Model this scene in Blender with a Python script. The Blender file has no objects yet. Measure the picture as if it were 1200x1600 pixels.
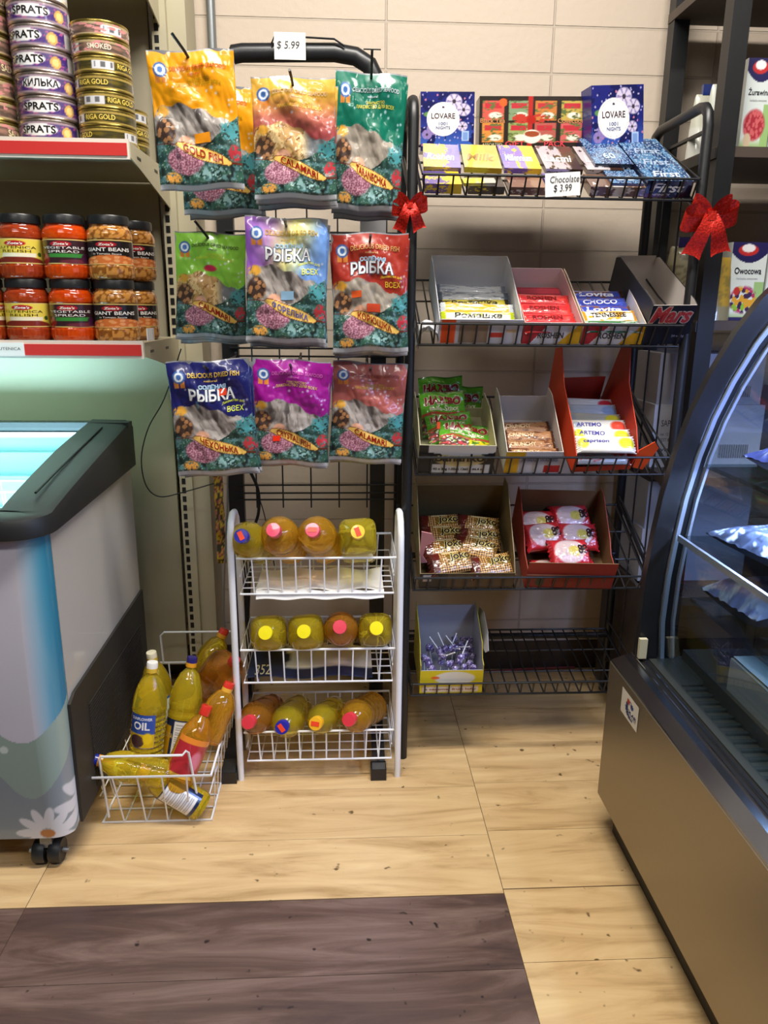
import bpy, math, random
import numpy as np
from mathutils import Matrix, Vector
R = math.radians
# ------------------------------------------------------------------ camera, world, light, exposure
F_PX, EYE = 1182.35, 1.12
CAM = np.array([[0.99865507, -0.0509924, 0.00937141], [0.00419392, 0.25961283, 0.96570368], [0.05167649, 0.96436557, -0.25947753]])
SC = bpy.context.scene
COL = SC.collection
cam_data = bpy.data.cameras.new('camera'); cam = bpy.data.objects.new('camera', cam_data); COL.objects.link(cam)
cam_data.sensor_fit = 'VERTICAL'; cam_data.sensor_height = 36.0; cam_data.lens = 36.0 * F_PX / 1600.0; cam_data.clip_start = 0.02
cam.matrix_world = Matrix(((CAM[0][0], CAM[1][0], -CAM[2][0], 0), (CAM[0][1], CAM[1][1], -CAM[2][1], 0), (CAM[0][2], CAM[1][2], -CAM[2][2], EYE), (0, 0, 0, 1)))
SC.camera = cam
SC.view_settings.view_transform = 'Standard'; SC.view_settings.look = 'None'; SC.view_settings.gamma = 1.0
SC.view_settings.use_curve_mapping = False; SC.view_settings.exposure = 0.15
world = bpy.data.worlds.new('world'); SC.world = world; world.use_nodes = True
world.node_tree.nodes['Background'].inputs[0].default_value = (0.8, 0.85, 1, 1); world.node_tree.nodes['Background'].inputs[1].default_value = 0.02
SC.cycles.max_bounces = 10; SC.cycles.transparent_max_bounces = 16; SC.cycles.sample_clamp_indirect = 4.0
SC.cycles.caustics_refractive = True; SC.cycles.caustics_reflective = False

def area_light(name, loc, size, size_y, power, color, rot=(0, 0, 0)):
    l = bpy.data.lights.new(name, 'AREA'); l.shape = 'RECTANGLE'; l.size = size; l.size_y = size_y; l.energy = power; l.color = color
    o = bpy.data.objects.new(name, l); COL.objects.link(o); o.location = loc; o.rotation_euler = rot
    return o
area_light('ceiling_light', (0.2, 1.05, 2.66), 1.2, 0.25, 58, (1.0, 0.95, 0.87))
area_light('ceiling_light', (-0.7, -0.5, 2.66), 1.2, 0.3, 24, (1.0, 0.96, 0.9))
area_light('ceiling_light', (1.4, -0.5, 2.66), 1.2, 0.3, 16, (1.0, 0.96, 0.9))

# ------------------------------------------------------------------ pixel rays (1200 x 1600 frame) to points in the room
def ray(x, y): return CAM.T @ np.array([x - 600.0, 800.0 - y, F_PX])
def at(x, y, Y):
    d = ray(x, y); return d * (Y / d[1]) + np.array([0, 0, EYE])
def atz(x, y, z):
    d = ray(x, y); return d * ((z - EYE) / d[2]) + np.array([0, 0, EYE])
def atx(x, y, X):
    d = ray(x, y); return d * (X / d[0]) + np.array([0, 0, EYE])

# ------------------------------------------------------------------ materials
def rgb(h):
    if isinstance(h, str): return np.array([int(h[i:i + 2], 16) / 255.0 for i in (0, 2, 4)])
    return np.array(h, float)
def lin(c): c = np.clip(np.asarray(c, float), 0, 1); return np.where(c <= 0.04045, c / 12.92, ((c + 0.055) / 1.055) ** 2.4)
def mat(name, color=None, rough=0.5, metal=0.0, coat=0.0, attr=False, noise=None, bump=None, **kw):
    m = bpy.data.materials.new(name); m.use_nodes = True; nt = m.node_tree; b = nt.nodes['Principled BSDF']
    b.inputs['Roughness'].default_value = rough; b.inputs['Metallic'].default_value = metal; b.inputs['Coat Weight'].default_value = coat
    for k, v in kw.items(): b.inputs[k.replace('_', ' ')].default_value = v
    if attr:
        a = nt.nodes.new('ShaderNodeAttribute'); a.attribute_name = 'Col'; nt.links.new(a.outputs['Color'], b.inputs['Base Color'])
    elif color is not None:
        c = lin(rgb(color)); b.inputs['Base Color'].default_value = (*c, 1)
        if noise:
            sc, amt = noise
            t = nt.nodes.new('ShaderNodeTexCoord'); n = nt.nodes.new('ShaderNodeTexNoise'); n.inputs['Scale'].default_value = sc; n.inputs['Detail'].default_value = 4
            r = nt.nodes.new('ShaderNodeValToRGB')
            r.color_ramp.elements[0].position = 0.3; r.color_ramp.elements[1].position = 0.7
            r.color_ramp.elements[0].color = (*(c * (1 - amt)), 1); r.color_ramp.elements[1].color = (*np.clip(c * (1 + amt), 0, 1), 1)
            nt.links.new(t.outputs['Object'], n.inputs['Vector']); nt.links.new(n.outputs['Fac'], r.inputs[0]); nt.links.new(r.outputs[0], b.inputs['Base Color'])
    if bump:
        sc, st, dist = bump
        t = nt.nodes.new('ShaderNodeTexCoord'); n = nt.nodes.new('ShaderNodeTexNoise'); n.inputs['Scale'].default_value = sc; n.inputs['Detail'].default_value = 3
        u = nt.nodes.new('ShaderNodeBump'); u.inputs['Strength'].default_value = st; u.inputs['Distance'].default_value = dist
        nt.links.new(t.outputs['Object'], n.inputs['Vector']); nt.links.new(n.outputs['Fac'], u.inputs['Height']); nt.links.new(u.outputs[0], b.inputs['Normal'])
    return m
def glass_mat(name, tint, gloss=0.1, rough=0.02):
    m = bpy.data.materials.new(name); m.use_nodes = True; nt = m.node_tree; nt.nodes.clear()
    o = nt.nodes.new('ShaderNodeOutputMaterial'); mx = nt.nodes.new('ShaderNodeMixShader'); tr = nt.nodes.new('ShaderNodeBsdfTransparent'); gl = nt.nodes.new('ShaderNodeBsdfGlossy')
    lw = nt.nodes.new('ShaderNodeLayerWeight'); lw.inputs[0].default_value = 0.5; fr = nt.nodes.new('ShaderNodeMath'); fr.operation = 'POWER'; fr.inputs[1].default_value = 4.0; nt.links.new(lw.outputs['Facing'], fr.inputs[0]); ad = nt.nodes.new('ShaderNodeMath'); ad.operation = 'MULTIPLY_ADD'; ad.inputs[1].default_value = 0.45; ad.inputs[2].default_value = gloss * 0.5
    ad.use_clamp = True
    gl.inputs['Roughness'].default_value = rough; tr.inputs[0].default_value = (*lin(rgb(tint)), 1)
    nt.links.new(fr.outputs[0], ad.inputs[0]); nt.links.new(ad.outputs[0], mx.inputs[0]); nt.links.new(tr.outputs[0], mx.inputs[1]); nt.links.new(gl.outputs[0], mx.inputs[2]); nt.links.new(mx.outputs[0], o.inputs[0])
    return m
M = {}
M['film'] = mat('printed_film', rough=0.28, attr=True, coat=0.6, bump=(17, 0.3, 0.004))
M['card'] = mat('printed_card', rough=0.55, attr=True)
M['gloss'] = mat('glossy_print', rough=0.25, attr=True, coat=0.4)
M['paper'] = mat('paper', rough=0.8, attr=True)
M['black'] = mat('black_powder_coat', '17181a', 0.42, noise=(30, 0.15))
M['blackpl'] = mat('black_plastic', '1c1d20', 0.35, noise=(12, 0.08))
M['rim'] = mat('charcoal_plastic', '1d1f21', 0.45, noise=(8, 0.06))
M['white'] = mat('white_coated_wire', 'e9ebee', 0.3, noise=(20, 0.03))
M['beige'] = mat('beige_enamel', 'b9b196', 0.45, noise=(5, 0.04))
M['beiged'] = mat('beige_enamel_back', 'a89f88', 0.5, noise=(5, 0.05))
M['chrome'] = mat('chrome', 'd8dadc', 0.12, metal=1.0)
M['alu'] = mat('aluminium', 'ccd2e2', 0.35, metal=0.5)
M['gray'] = mat('gray_metal', '8b8f92', 0.4, metal=0.6)
M['cloth'] = mat('glitter_ribbon', 'c2261a', 0.32, metal=0.35, noise=(260, 0.45), bump=(240, 0.7, 0.002))
M['kick'] = mat('dark_kick_plate', '2c2925', 0.55, noise=(6, 0.1))
M['steel'] = mat('brushed_stainless', '948c7c', 0.38, metal=0.9)
M['cord_red'] = mat('red_cord', '8c3a34', 0.6)
M['cable'] = mat('black_cable', '101113', 0.5)
M['glass'] = glass_mat('case_glass', 'e4eaec', 0.07)
M['lid'] = glass_mat('lid_glass', 'd8f4f6', 0.08)
M['wood'] = mat('dark_walnut_board', '4b4038', 0.5, noise=(7, 0.2))
M['cardboard'] = mat('kraft_cardboard', '8a7350', 0.85, noise=(9, 0.08))
M['liner'] = mat('freezer_liner', 'c4ecf0', 0.4, noise=(4, 0.03))
M['lamp'] = mat('led_tube', 'ffffff', 0.5); M['lamp'].node_tree.nodes['Principled BSDF'].inputs['Emission Color'].default_value = (0.55, 0.7, 1, 1); M['lamp'].node_tree.nodes['Principled BSDF'].inputs['Emission Strength'].default_value = 6
M['baseboard'] = mat('vinyl_cove_base', '4a3c30', 0.6, noise=(5, 0.1))
M['ceil'] = mat('ceiling_tile', '7d7a74', 0.9, noise=(40, 0.04))
M['plainwall'] = mat('painted_wall', '5c564e', 0.8, noise=(3, 0.05))
def oil_mat(name, color, trans=0.8):
    m = mat(name, color, 0.06, coat=0.6, Transmission_Weight=trans, IOR=1.22, bump=(16, 0.35, 0.01))
    return m
M['oil'] = oil_mat('sunflower_oil', 'ffe940'); M['oilg'] = oil_mat('olive_tint_oil', 'ffe43c'); M['oila'] = oil_mat('amber_oil', 'ffc038'); M['oilr'] = oil_mat('deep_amber_oil', 'f0a23a')
def wall_mat():
    m = mat('painted_block_wall', 'ffffff', 0.62); nt = m.node_tree; b = nt.nodes['Principled BSDF']; L = nt.links.new
    t = nt.nodes.new('ShaderNodeTexCoord'); mp = nt.nodes.new('ShaderNodeMapping'); mp.inputs['Rotation'].default_value = (R(90), 0, 0)
    br = nt.nodes.new('ShaderNodeTexBrick'); br.offset = 0.0; br.inputs['Scale'].default_value = 1.0; br.inputs['Brick Width'].default_value = 0.4395; br.inputs['Row Height'].default_value = 0.1112
    br.inputs['Mortar Size'].default_value = 0.0032; br.inputs['Mortar Smooth'].default_value = 0.35
    c = lin(rgb('cdbdab')); br.inputs['Color1'].default_value = (*c, 1); br.inputs['Color2'].default_value = (*(c * 0.97), 1); br.inputs['Mortar'].default_value = (*(c * 0.84), 1)
    sx = nt.nodes.new('ShaderNodeSeparateXYZ'); cx = nt.nodes.new('ShaderNodeCombineXYZ'); ax = nt.nodes.new('ShaderNodeMath'); ax.operation = 'ADD'; ax.inputs[1].default_value = 4 * 0.4395 - 0.112
    az = nt.nodes.new('ShaderNodeMath'); az.operation = 'ADD'; az.inputs[1].default_value = 20 * 0.1112 - 1.7246
    L(t.outputs['Object'], sx.inputs[0]); L(sx.outputs['X'], ax.inputs[0]); L(sx.outputs['Z'], az.inputs[0]); L(ax.outputs[0], cx.inputs[0]); L(az.outputs[0], cx.inputs[1]); L(cx.outputs[0], br.inputs['Vector'])
    L(br.outputs['Color'], b.inputs['Base Color'])
    n = nt.nodes.new('ShaderNodeTexNoise'); n.inputs['Scale'].default_value = 60; n.inputs['Detail'].default_value = 5; L(t.outputs['Object'], n.inputs['Vector'])
    bp = nt.nodes.new('ShaderNodeBump'); bp.invert = True; bp.inputs['Strength'].default_value = 0.8; bp.inputs['Distance'].default_value = 0.006; L(br.outputs['Fac'], bp.inputs['Height'])
    b2 = nt.nodes.new('ShaderNodeBump'); b2.inputs['Strength'].default_value = 0.25; b2.inputs['Distance'].default_value = 0.004; L(n.outputs['Fac'], b2.inputs['Height']); L(bp.outputs[0], b2.inputs['Normal']); L(b2.outputs[0], b.inputs['Normal'])
    return m
M['wall'] = wall_mat()
def plank_mat(name, a, bcol, ccol, rough):
    m = mat(name, 'ffffff', rough, coat=0.1); nt = m.node_tree; b = nt.nodes['Principled BSDF']; L = nt.links.new
    t = nt.nodes.new('ShaderNodeTexCoord'); at_ = nt.nodes.new('ShaderNodeAttribute'); at_.attribute_name = 'Col'
    va = nt.nodes.new('ShaderNodeVectorMath'); va.operation = 'MULTIPLY_ADD'; va.inputs[1].default_value = (7, 7, 7)
    L(at_.outputs['Color'], va.inputs[0]); L(t.outputs['Object'], va.inputs[2])
    mp = nt.nodes.new('ShaderNodeMapping'); mp.inputs['Scale'].default_value = (1.6, 11, 1); L(va.outputs[0], mp.inputs['Vector'])
    n = nt.nodes.new('ShaderNodeTexNoise'); n.inputs['Scale'].default_value = 1.7; n.inputs['Detail'].default_value = 7; n.inputs['Roughness'].default_value = 0.62; n.inputs['Distortion'].default_value = 0.9; L(mp.outputs[0], n.inputs['Vector'])
    r = nt.nodes.new('ShaderNodeValToRGB'); e = r.color_ramp.elements; e[0].position = 0.26; e[0].color = (*lin(rgb(ccol)), 1); e[1].position = 0.66; e[1].color = (*lin(rgb(a)), 1)
    k = e.new(0.46); k.color = (*lin(rgb(bcol)), 1); L(n.outputs['Fac'], r.inputs[0])
    n2 = nt.nodes.new('ShaderNodeTexNoise'); n2.inputs['Scale'].default_value = 38; n2.inputs['Detail'].default_value = 2; L(va.outputs[0], n2.inputs['Vector']); r2 = nt.nodes.new('ShaderNodeValToRGB'); r2.color_ramp.elements[0].position = 0.70; r2.color_ramp.elements[1].position = 0.76; L(n2.outputs['Fac'], r2.inputs[0])
    mx = nt.nodes.new('ShaderNodeMixRGB'); mx.inputs[2].default_value = (*lin(rgb(ccol)) * 0.4, 1); L(r2.outputs[0], mx.inputs[0]); L(r.outputs[0], mx.inputs[1]); L(mx.outputs[0], b.inputs['Base Color'])
    bp = nt.nodes.new('ShaderNodeBump'); bp.inputs['Strength'].default_value = 0.12; bp.inputs['Distance'].default_value = 0.003; L(n.outputs['Fac'], bp.inputs['Height']); L(bp.outputs[0], b.inputs['Normal'])
    return m
M['plank'] = plank_mat('light_oak_vinyl', 'dcbd8b', 'cba979', '9f7e50', 0.4)
M['dplank'] = plank_mat('dark_walnut_vinyl', '796258', '574239', '38292a', 0.42)
M['seam'] = mat('floor_seam', '4a3722', 0.8)

# ------------------------------------------------------------------ mesh builder
class MB:
    def __init__(s): s.v = []; s.c = []; s.f = []; s.m = []; s.n = 0; s.M = None
    def add(s, verts, faces, m=0, col=(0.5, 0.5, 0.5)):
        verts = np.asarray(verts, float).reshape(-1, 3)
        if s.M is not None: verts = verts @ np.array(s.M)[:3, :3].T + np.array(s.M)[:3, 3]
        c = np.asarray(rgb(col) if isinstance(col, str) else col, float)
        if c.ndim == 1: c = np.tile(c, (len(verts), 1))
        s.v.append(verts); s.c.append(c); s.f += [tuple(int(i) + s.n for i in f) for f in faces]; s.m += [m] * len(faces); s.n += len(verts)
        return s
    def box(s, x0, x1, y0, y1, z0, z1, m=0, col=(0.5, 0.5, 0.5)):
        v = [(x, y, z) for z in (z0, z1) for y in (y0, y1) for x in (x0, x1)]
        return s.add(v, [(0, 2, 3, 1), (4, 5, 7, 6), (0, 1, 5, 4), (2, 6, 7, 3), (0, 4, 6, 2), (1, 3, 7, 5)], m, col)
    def tube(s, pts, r, m=0, seg=6, closed=False, col=(0.5, 0.5, 0.5), flat=None):
        P = [Vector(p) for p in pts]; n = len(P); rings = []; up = None
        for i in range(n):
            a = P[i - 1] if (i > 0 or closed) else P[i]; b = P[(i + 1) % n] if (i < n - 1 or closed) else P[i]
            d = (b - a).normalized()
            if up is None: up = Vector((0, 0, 1)) if abs(d.z) < 0.9 else Vector((0, 1, 0))
            x = d.cross(up)
            if x.length < 1e-4: x = d.cross(Vector((1, 0, 0)))
            x.normalize(); y = x.cross(d).normalized(); up = y
            rr = r[i] if isinstance(r, (list, tuple)) else r; fx, fy = flat or (1, 1)
            rings.append([P[i] + (x * math.cos(t) * fx + y * math.sin(t) * fy) * rr for t in [2 * math.pi * (k + 0.5) / seg for k in range(seg)]])
        v = [tuple(p) for rg in rings for p in rg]; f = []
        for i in range(n if closed else n - 1):
            j = (i + 1) % n
            for k in range(seg): f.append((i * seg + k, i * seg + (k + 1) % seg, j * seg + (k + 1) % seg, j * seg + k))
        if not closed: f.append(tuple(range(seg))[::-1]); f.append(tuple((n - 1) * seg + k for k in range(seg)))
        return s.add(v, [q[::-1] for q in f], m, col)
    def lathe(s, prof, seg=32, m=0, col=(0.5, 0.5, 0.5), sq=0.0):
        v = []; f = []; n = len(prof)
        for r, z in prof:
            for k in range(seg):
                t = 2 * math.pi * k / seg; q = 1.0
                if sq: q = (abs(math.cos(t)) ** (2 + sq) + abs(math.sin(t)) ** (2 + sq)) ** (-1.0 / (2 + sq))
                v.append((r * q * math.cos(t), r * q * math.sin(t), z))
        for i in range(n - 1):
            for k in range(seg): f.append((i * seg + k, i * seg + (k + 1) % seg, (i + 1) * seg + (k + 1) % seg, (i + 1) * seg + k))
        if prof[0][0] > 1e-5: f.append(tuple(range(seg))[::-1])
        if prof[-1][0] > 1e-5: f.append(tuple((n - 1) * seg + k for k in range(seg)))
        return s.add(v, f, m, col)
    def grid(s, nu, nv, pos, colf=None, m=0, flip=False):
        u, v = np.meshgrid(np.linspace(0, 1, nu), np.linspace(0, 1, nv)); u = u.ravel(); v = v.ravel()
        p = np.asarray(pos(u, v), float); p = p if p.shape[-1] == 3 and p.ndim == 2 else np.stack(p, -1)
        i = np.arange((nu - 1) * (nv - 1)); a = (i // (nu - 1)) * nu + i % (nu - 1)
        f = np.stack([a, a + 1, a + nu + 1, a + nu], -1)
        if flip: f = f[:, ::-1]
        c = colf(u, v) if callable(colf) else (rgb(colf) if colf is not None else (0.5, 0.5, 0.5))
        return s.add(p, f.tolist(), m, c)
    def prism(s, poly, fn, t, m=0, col=(0.5, 0.5, 0.5)):
        # poly: 2-D outline; fn(a, b, w) -> 3-D ; w runs 0..t
        n = len(poly); v = [fn(a, b, 0) for a, b in poly] + [fn(a, b, t) for a, b in poly]
        f = [tuple(range(n))[::-1], tuple(range(n, 2 * n))] + [(i, (i + 1) % n, n + (i + 1) % n, n + i) for i in range(n)]
        return s.add(v, f, m, col)
    def text(s, txt, rect, surf, col, m=0, bold=0.0, shear=0.0, arc=0.0, slope=0.0, outline=None, lift=0.0006, keep=False):
        tv, tf = glyphs(txt, bold, shear)
        if not len(tv): return s
        u0, v0, u1, v1 = rect; U = u0 + tv[:, 0] * (u1 - u0); V = v0 + tv[:, 1] * (v1 - v0) + arc * (1 - (2 * tv[:, 0] - 1) ** 2) + slope * (tv[:, 0] - .5)
        if outline:
            ov, of = glyphs(txt, bold + 0.045, shear); OU = u0 + ov[:, 0] * (u1 - u0); OV = v0 + ov[:, 1] * (v1 - v0) + arc * (1 - (2 * ov[:, 0] - 1) ** 2)
            s.add(surf(OU, OV, lift), of, m, outline); lift *= 1.9
        return s.add(surf(U, V, lift), tf, m, col)
    def build(s, name, mats, parent=None, local=False, smooth=True):
        me = bpy.data.meshes.new(name); v = np.concatenate(s.v)
        if parent is not None and not local and parent.name in WORLD:
            W = np.array(WORLD[parent.name].inverted()); v = v @ W[:3, :3].T + W[:3, 3]
        me.from_pydata(v.tolist(), [], s.f)
        for k in (mats if isinstance(mats, (list, tuple)) else [mats]): me.materials.append(M[k])
        me.polygons.foreach_set('material_index', s.m)
        a = me.color_attributes.new('Col', 'FLOAT_COLOR', 'POINT'); c = lin(np.concatenate(s.c)); a.data.foreach_set('color', np.concatenate([c, np.ones((len(c), 1))], 1).ravel())
        if smooth:
            me.polygons.foreach_set('use_smooth', [True] * len(me.polygons)); me.set_sharp_from_angle(angle=R(38))
        me.update()
        o = bpy.data.objects.new(name, me); COL.objects.link(o)
        if parent is not None:
            o.parent = parent
            if parent.name in WORLD: WORLD[o.name] = WORLD[parent.name]
        return o
WORLD = {}
_gl = {}
def glyphs(txt, bold=0.0, shear=0.0):
    r = _g0_raw(txt, bold, shear); return r[0], r[1]
def _g0_raw(txt, bold, shear):
    key = (txt, bold, shear)
    if key in _gl: return _gl[key]
    base = _g0_raw(txt, 0.0, shear)[2] if bold else None
    cu = bpy.data.curves.new('t', 'FONT'); cu.body = txt; cu.resolution_u = 3; cu.offset = bold; cu.shear = shear; cu.fill_mode = 'FRONT'
    o = bpy.data.objects.new('t', cu); me = o.to_mesh()
    v = np.array([x.co[:] for x in me.vertices]).reshape(-1, 3); f = [tuple(p.vertices) for p in me.polygons]
    o.to_mesh_clear(); bpy.data.objects.remove(o); bpy.data.curves.remove(cu)
    if len(v):
        if base is None: base = (v[:, 0].min(), v[:, 0].max(), v[:, 1].min(), v[:, 1].max())
        v = np.stack([(v[:, 0] - base[0]) / max(base[1] - base[0], 1e-6), (v[:, 1] - base[2]) / max(base[3] - base[2], 1e-6)], -1)
    _gl[key] = (v, f, base); return _gl[key]

def thing(name, label, cat, loc=(0, 0, 0), rot=(0, 0, 0), group=None, mw=None):
    o = bpy.data.objects.new(name, None); COL.objects.link(o); o.empty_display_size = 0.02
    if mw is None: mw = Matrix.Translation(loc) @ Matrix.Rotation(rot[2], 4, 'Z') @ Matrix.Rotation(rot[1], 4, 'Y') @ Matrix.Rotation(rot[0], 4, 'X')
    o.matrix_world = mw; WORLD[o.name] = mw.copy()
    return tag(o, label, cat, group)
def tag(o, label=None, cat=None, group=None, kind=None):
    if label: o['label'] = label
    if cat: o['category'] = cat
    if group: o['group'] = group
    if kind: o['kind'] = kind
    return o
def place(o, mw): o.matrix_world = mw; return o
def copy_tree(o, mw=None, label=None, group=None, parent=None):
    c = o.copy(); COL.objects.link(c)
    if parent is not None: c.parent = parent
    if mw is not None: c.matrix_world = mw
    if label: c['label'] = label
    if group: c['group'] = group
    for ch in list(o.children): copy_tree(ch, parent=c)
    return c
def TRS(loc, rx=0, ry=0, rz=0): return Matrix.Translation(loc) @ Matrix.Rotation(rz, 4, 'Z') @ Matrix.Rotation(ry, 4, 'Y') @ Matrix.Rotation(rx, 4, 'X')
def axis_to(p, q, roll=0.0):
    # matrix with local +Z from p to q
    z = (Vector(q) - Vector(p)).normalized(); x = Vector((0, 1, 0)).cross(z)
    if x.length < 1e-3: x = Vector((1, 0, 0))
    x.normalize(); y = z.cross(x); m = Matrix((x, y, z)).transposed().to_4x4(); return Matrix.Translation(p) @ m @ Matrix.Rotation(roll, 4, 'Z')

# ------------------------------------------------------------------ paint helpers (colours printed on surfaces)
def hsh(i, j, seed): return np.modf(np.abs(np.sin(i * 127.1 + j * 311.7 + seed * 74.7) * 43758.5453))[0]
def vnoise(u, v, f, seed=0, asp=1.0):
    x = u * f; y = v * f * asp; i = np.floor(x); j = np.floor(y); a = x - i; b = y - j; a = a * a * (3 - 2 * a); b = b * b * (3 - 2 * b)
    return (hsh(i, j, seed) * (1 - a) + hsh(i + 1, j, seed) * a) * (1 - b) + (hsh(i, j + 1, seed) * (1 - a) + hsh(i + 1, j + 1, seed) * a) * b
def fbm(u, v, f, seed=0, asp=1.0): return 0.5 * vnoise(u, v, f, seed, asp) + 0.3 * vnoise(u, v, f * 2.1, seed + 3, asp) + 0.2 * vnoise(u, v, f * 4.3, seed + 7, asp)
def vor(u, v, f, seed=0, asp=1.0):
    x = u * f; y = v * f * asp; i0 = np.floor(x); j0 = np.floor(y); best = np.full(x.shape, 9.0); cid = np.zeros(x.shape)
    for di in (-1, 0, 1):
        for dj in (-1, 0, 1):
            i = i0 + di; j = j0 + dj; d = np.hypot(i + hsh(i, j, seed) - x, j + hsh(i, j, seed + 5) - y); k = d < best; best = np.where(k, d, best); cid = np.where(k, hsh(i, j, seed + 9), cid)
    return best, cid
def flat(u, c): return np.tile(rgb(c), (len(u), 1))
def over(c, mask, col):
    m = np.clip(np.asarray(mask, float), 0, 1)[:, None]; col = rgb(col) if isinstance(col, str) or np.ndim(col) == 1 else col; return c * (1 - m) + col * m
def disc(u, v, cx, cy, rx, ry, soft=0.15): return np.clip((1 - np.hypot((u - cx) / rx, (v - cy) / ry)) / soft, 0, 1)
def rect(u, v, a, b, c, d): return ((u > a) & (u < c) & (v > b) & (v < d)).astype(float)
def ramp(x, a, b): return np.clip((x - a) / (b - a), 0, 1)

# ------------------------------------------------------------------ room shell
WALL = 2.2125; ZC = 2.7
def struct(name, b, mats): o = b.build(name, mats, smooth=False); o['kind'] = 'structure'; return o
def slab(name, x0, x1, y0, y1, z0, z1, m): return struct(name, MB().box(x0, x1, y0, y1, z0, z1), m)
slab('wall_back', -2.6, 2.6, WALL, WALL + 0.1, 0, ZC, 'wall')
slab('wall_left', -2.7, -2.6, -2.2, WALL + 0.1, 0, ZC, 'plainwall')
slab('wall_right', 2.6, 2.7, -2.2, WALL + 0.1, 0, ZC, 'plainwall')
slab('wall_front', -2.6, 2.6, -2.2, -2.1, 0, ZC, 'plainwall')
slab('ceiling', -2.7, 2.7, -2.2, WALL + 0.1, ZC, ZC + 0.08, 'ceil')
slab('baseboard_back', -2.6, 2.6, WALL - 0.006, WALL, 0, 0.095, 'baseboard')
b = MB(); b.box(-2.7, 2.7, -2.2, WALL + 0.1, -0.06, -0.0012, 2); rng = random.Random(4)
XS = [-2.477, -1.547, -0.617, 0.313, 1.243, 2.173, 3.1]
for i in range(len(XS) - 1):
    ys = -2.2 + (0.0 if i % 2 else -0.09)
    offs = 1.24 if XS[i] < 0.3 else 1.252
    k0 = int((-2.2 - offs) / 0.176)
    for k in range(k0, 7):
        y0, y1 = offs + k * 0.176, offs + (k + 1) * 0.176
        y0 = max(y0, -2.2); y1 = min(y1, WALL + 0.1)
        if y1 <= y0: continue
        dark = XS[i] < 0.3 and y1 < 1.245 and y0 > -0.9
        g = 0.0007; x1 = min(XS[i + 1], 2.7)
        b.box(XS[i] + g, x1 - g, y0 + (0.0005 if k else 0.0022), y1 - 0.0005, -0.01, 0.0, 1 if dark else 0, (rng.random(), rng.random(), rng.random()))
struct('floor', b, ['plank', 'dplank', 'seam'])
# conduit on the wall
b = MB(); b.tube([(-0.334, WALL - 0.012, 0.3), (-0.334, WALL - 0.012, 2.65)], 0.011, seg=12)
for z in (1.2, 2.1): b.box(-0.36, -0.308, WALL - 0.004, WALL, z, z + 0.02)
tag(b.build('wall_conduit', 'gray'), 'grey metal electrical conduit running up the block wall', 'pipe')
# ------------------------------------------------------------------ beige shelving unit with tins and jars
GX, GY = -0.43, 2.05          # right end and face of the upright
g = thing('shelving_unit', 'beige metal wall shelving unit with red price strips holding tins and jars', 'shelving', (-1.2, 2.05, 0))
MB().box(-2.4, GX - 0.035, GY + 0.02, GY + 0.035, 0.1, 2.35).build('back_panel', 'beiged', g, smooth=False)
b = MB(); b.box(GX - 0.022, GX + 0.012, GY, GY + 0.05, 0, 2.35)
b.box(GX + 0.012, GX + 0.055, GY + 0.02, GY + 0.15, 0, 2.35)
for k in range(92):
    z = 0.05 + k * 0.025
    for dx in (-0.011, ): b.box(GX + dx - 0.005, GX + dx + 0.005, GY - 0.0012, GY + 0.001, z, z + 0.016, 1)
b.build('upright', ['beige', 'black'], g, smooth=False)
def shelf(z, yf, strip):
    b = MB(); b.box(-2.4, GX - 0.005, yf, GY, z - 0.026, z); s = b.build('shelf', 'beige', g, smooth=False)
    b = MB(); b.prism([(yf, z - 0.03), (yf, z), (GY - 0.002, z), (GY - 0.002, z - 0.085), (yf + 0.1, z - 0.045)], lambda a, c, w: (GX - 0.005 + w, a, c), 0.003)
    for yy in (yf + 0.05, yf + 0.2): b.box(GX - 0.0035, GX - 0.0015, yy, yy + 0.03, z - 0.024, z - 0.018, 1)
    b.build('bracket', ['beige', 'black'], g, smooth=False)
    b = MB(); b.box(-2.4, GX - 0.003, yf - 0.006, yf - 0.0005, z - 0.034, z + 0.004, 0, 'e8e2d6'); b.box(-2.4, GX - 0.007, yf - 0.0085, yf - 0.0055, z - 0.0275, z - 0.004, 0, strip)
    b.build('price_strip', 'gloss', g, smooth=False)
Z1, Z2, YF = 1.442, 1.044, 1.70
shelf(1.845, YF + 0.03, 'c8413c'); shelf(Z1, YF, 'cf3b38'); shelf(Z2, YF, 'cf3b38')
b = MB(); b.box(-0.86, at(38, 545, YF - 0.01)[0], YF - 0.0115, YF - 0.0095, Z2 - 0.0295, Z2 - 0.001, 0, 'eceae6')
sf = lambda u, v, l: np.stack([u, np.full_like(u, YF - 0.0115 - l), v], -1)
p = at(22, 541, YF); b.text('Q LUTENICA', (p[0] - 0.045, Z2 - 0.018, p[0] + 0.018, Z2 - 0.011), sf, '555555')
tag(b.build('price_label', 'paper', smooth=False), 'small white paper shelf label in the lower red price strip', 'label')
b = MB(); q0 = at(232, 522, 1.74); b.box(q0[0] + 0.006, q0[0] + 0.008, 1.70, 1.76, Z2 + 0.004, Z2 + 0.030, 0, 'f0efec')
tag(b.build('price_tag', 'paper', smooth=False), 'blank white tag standing at the end of the lower jar shelf', 'label')

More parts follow.
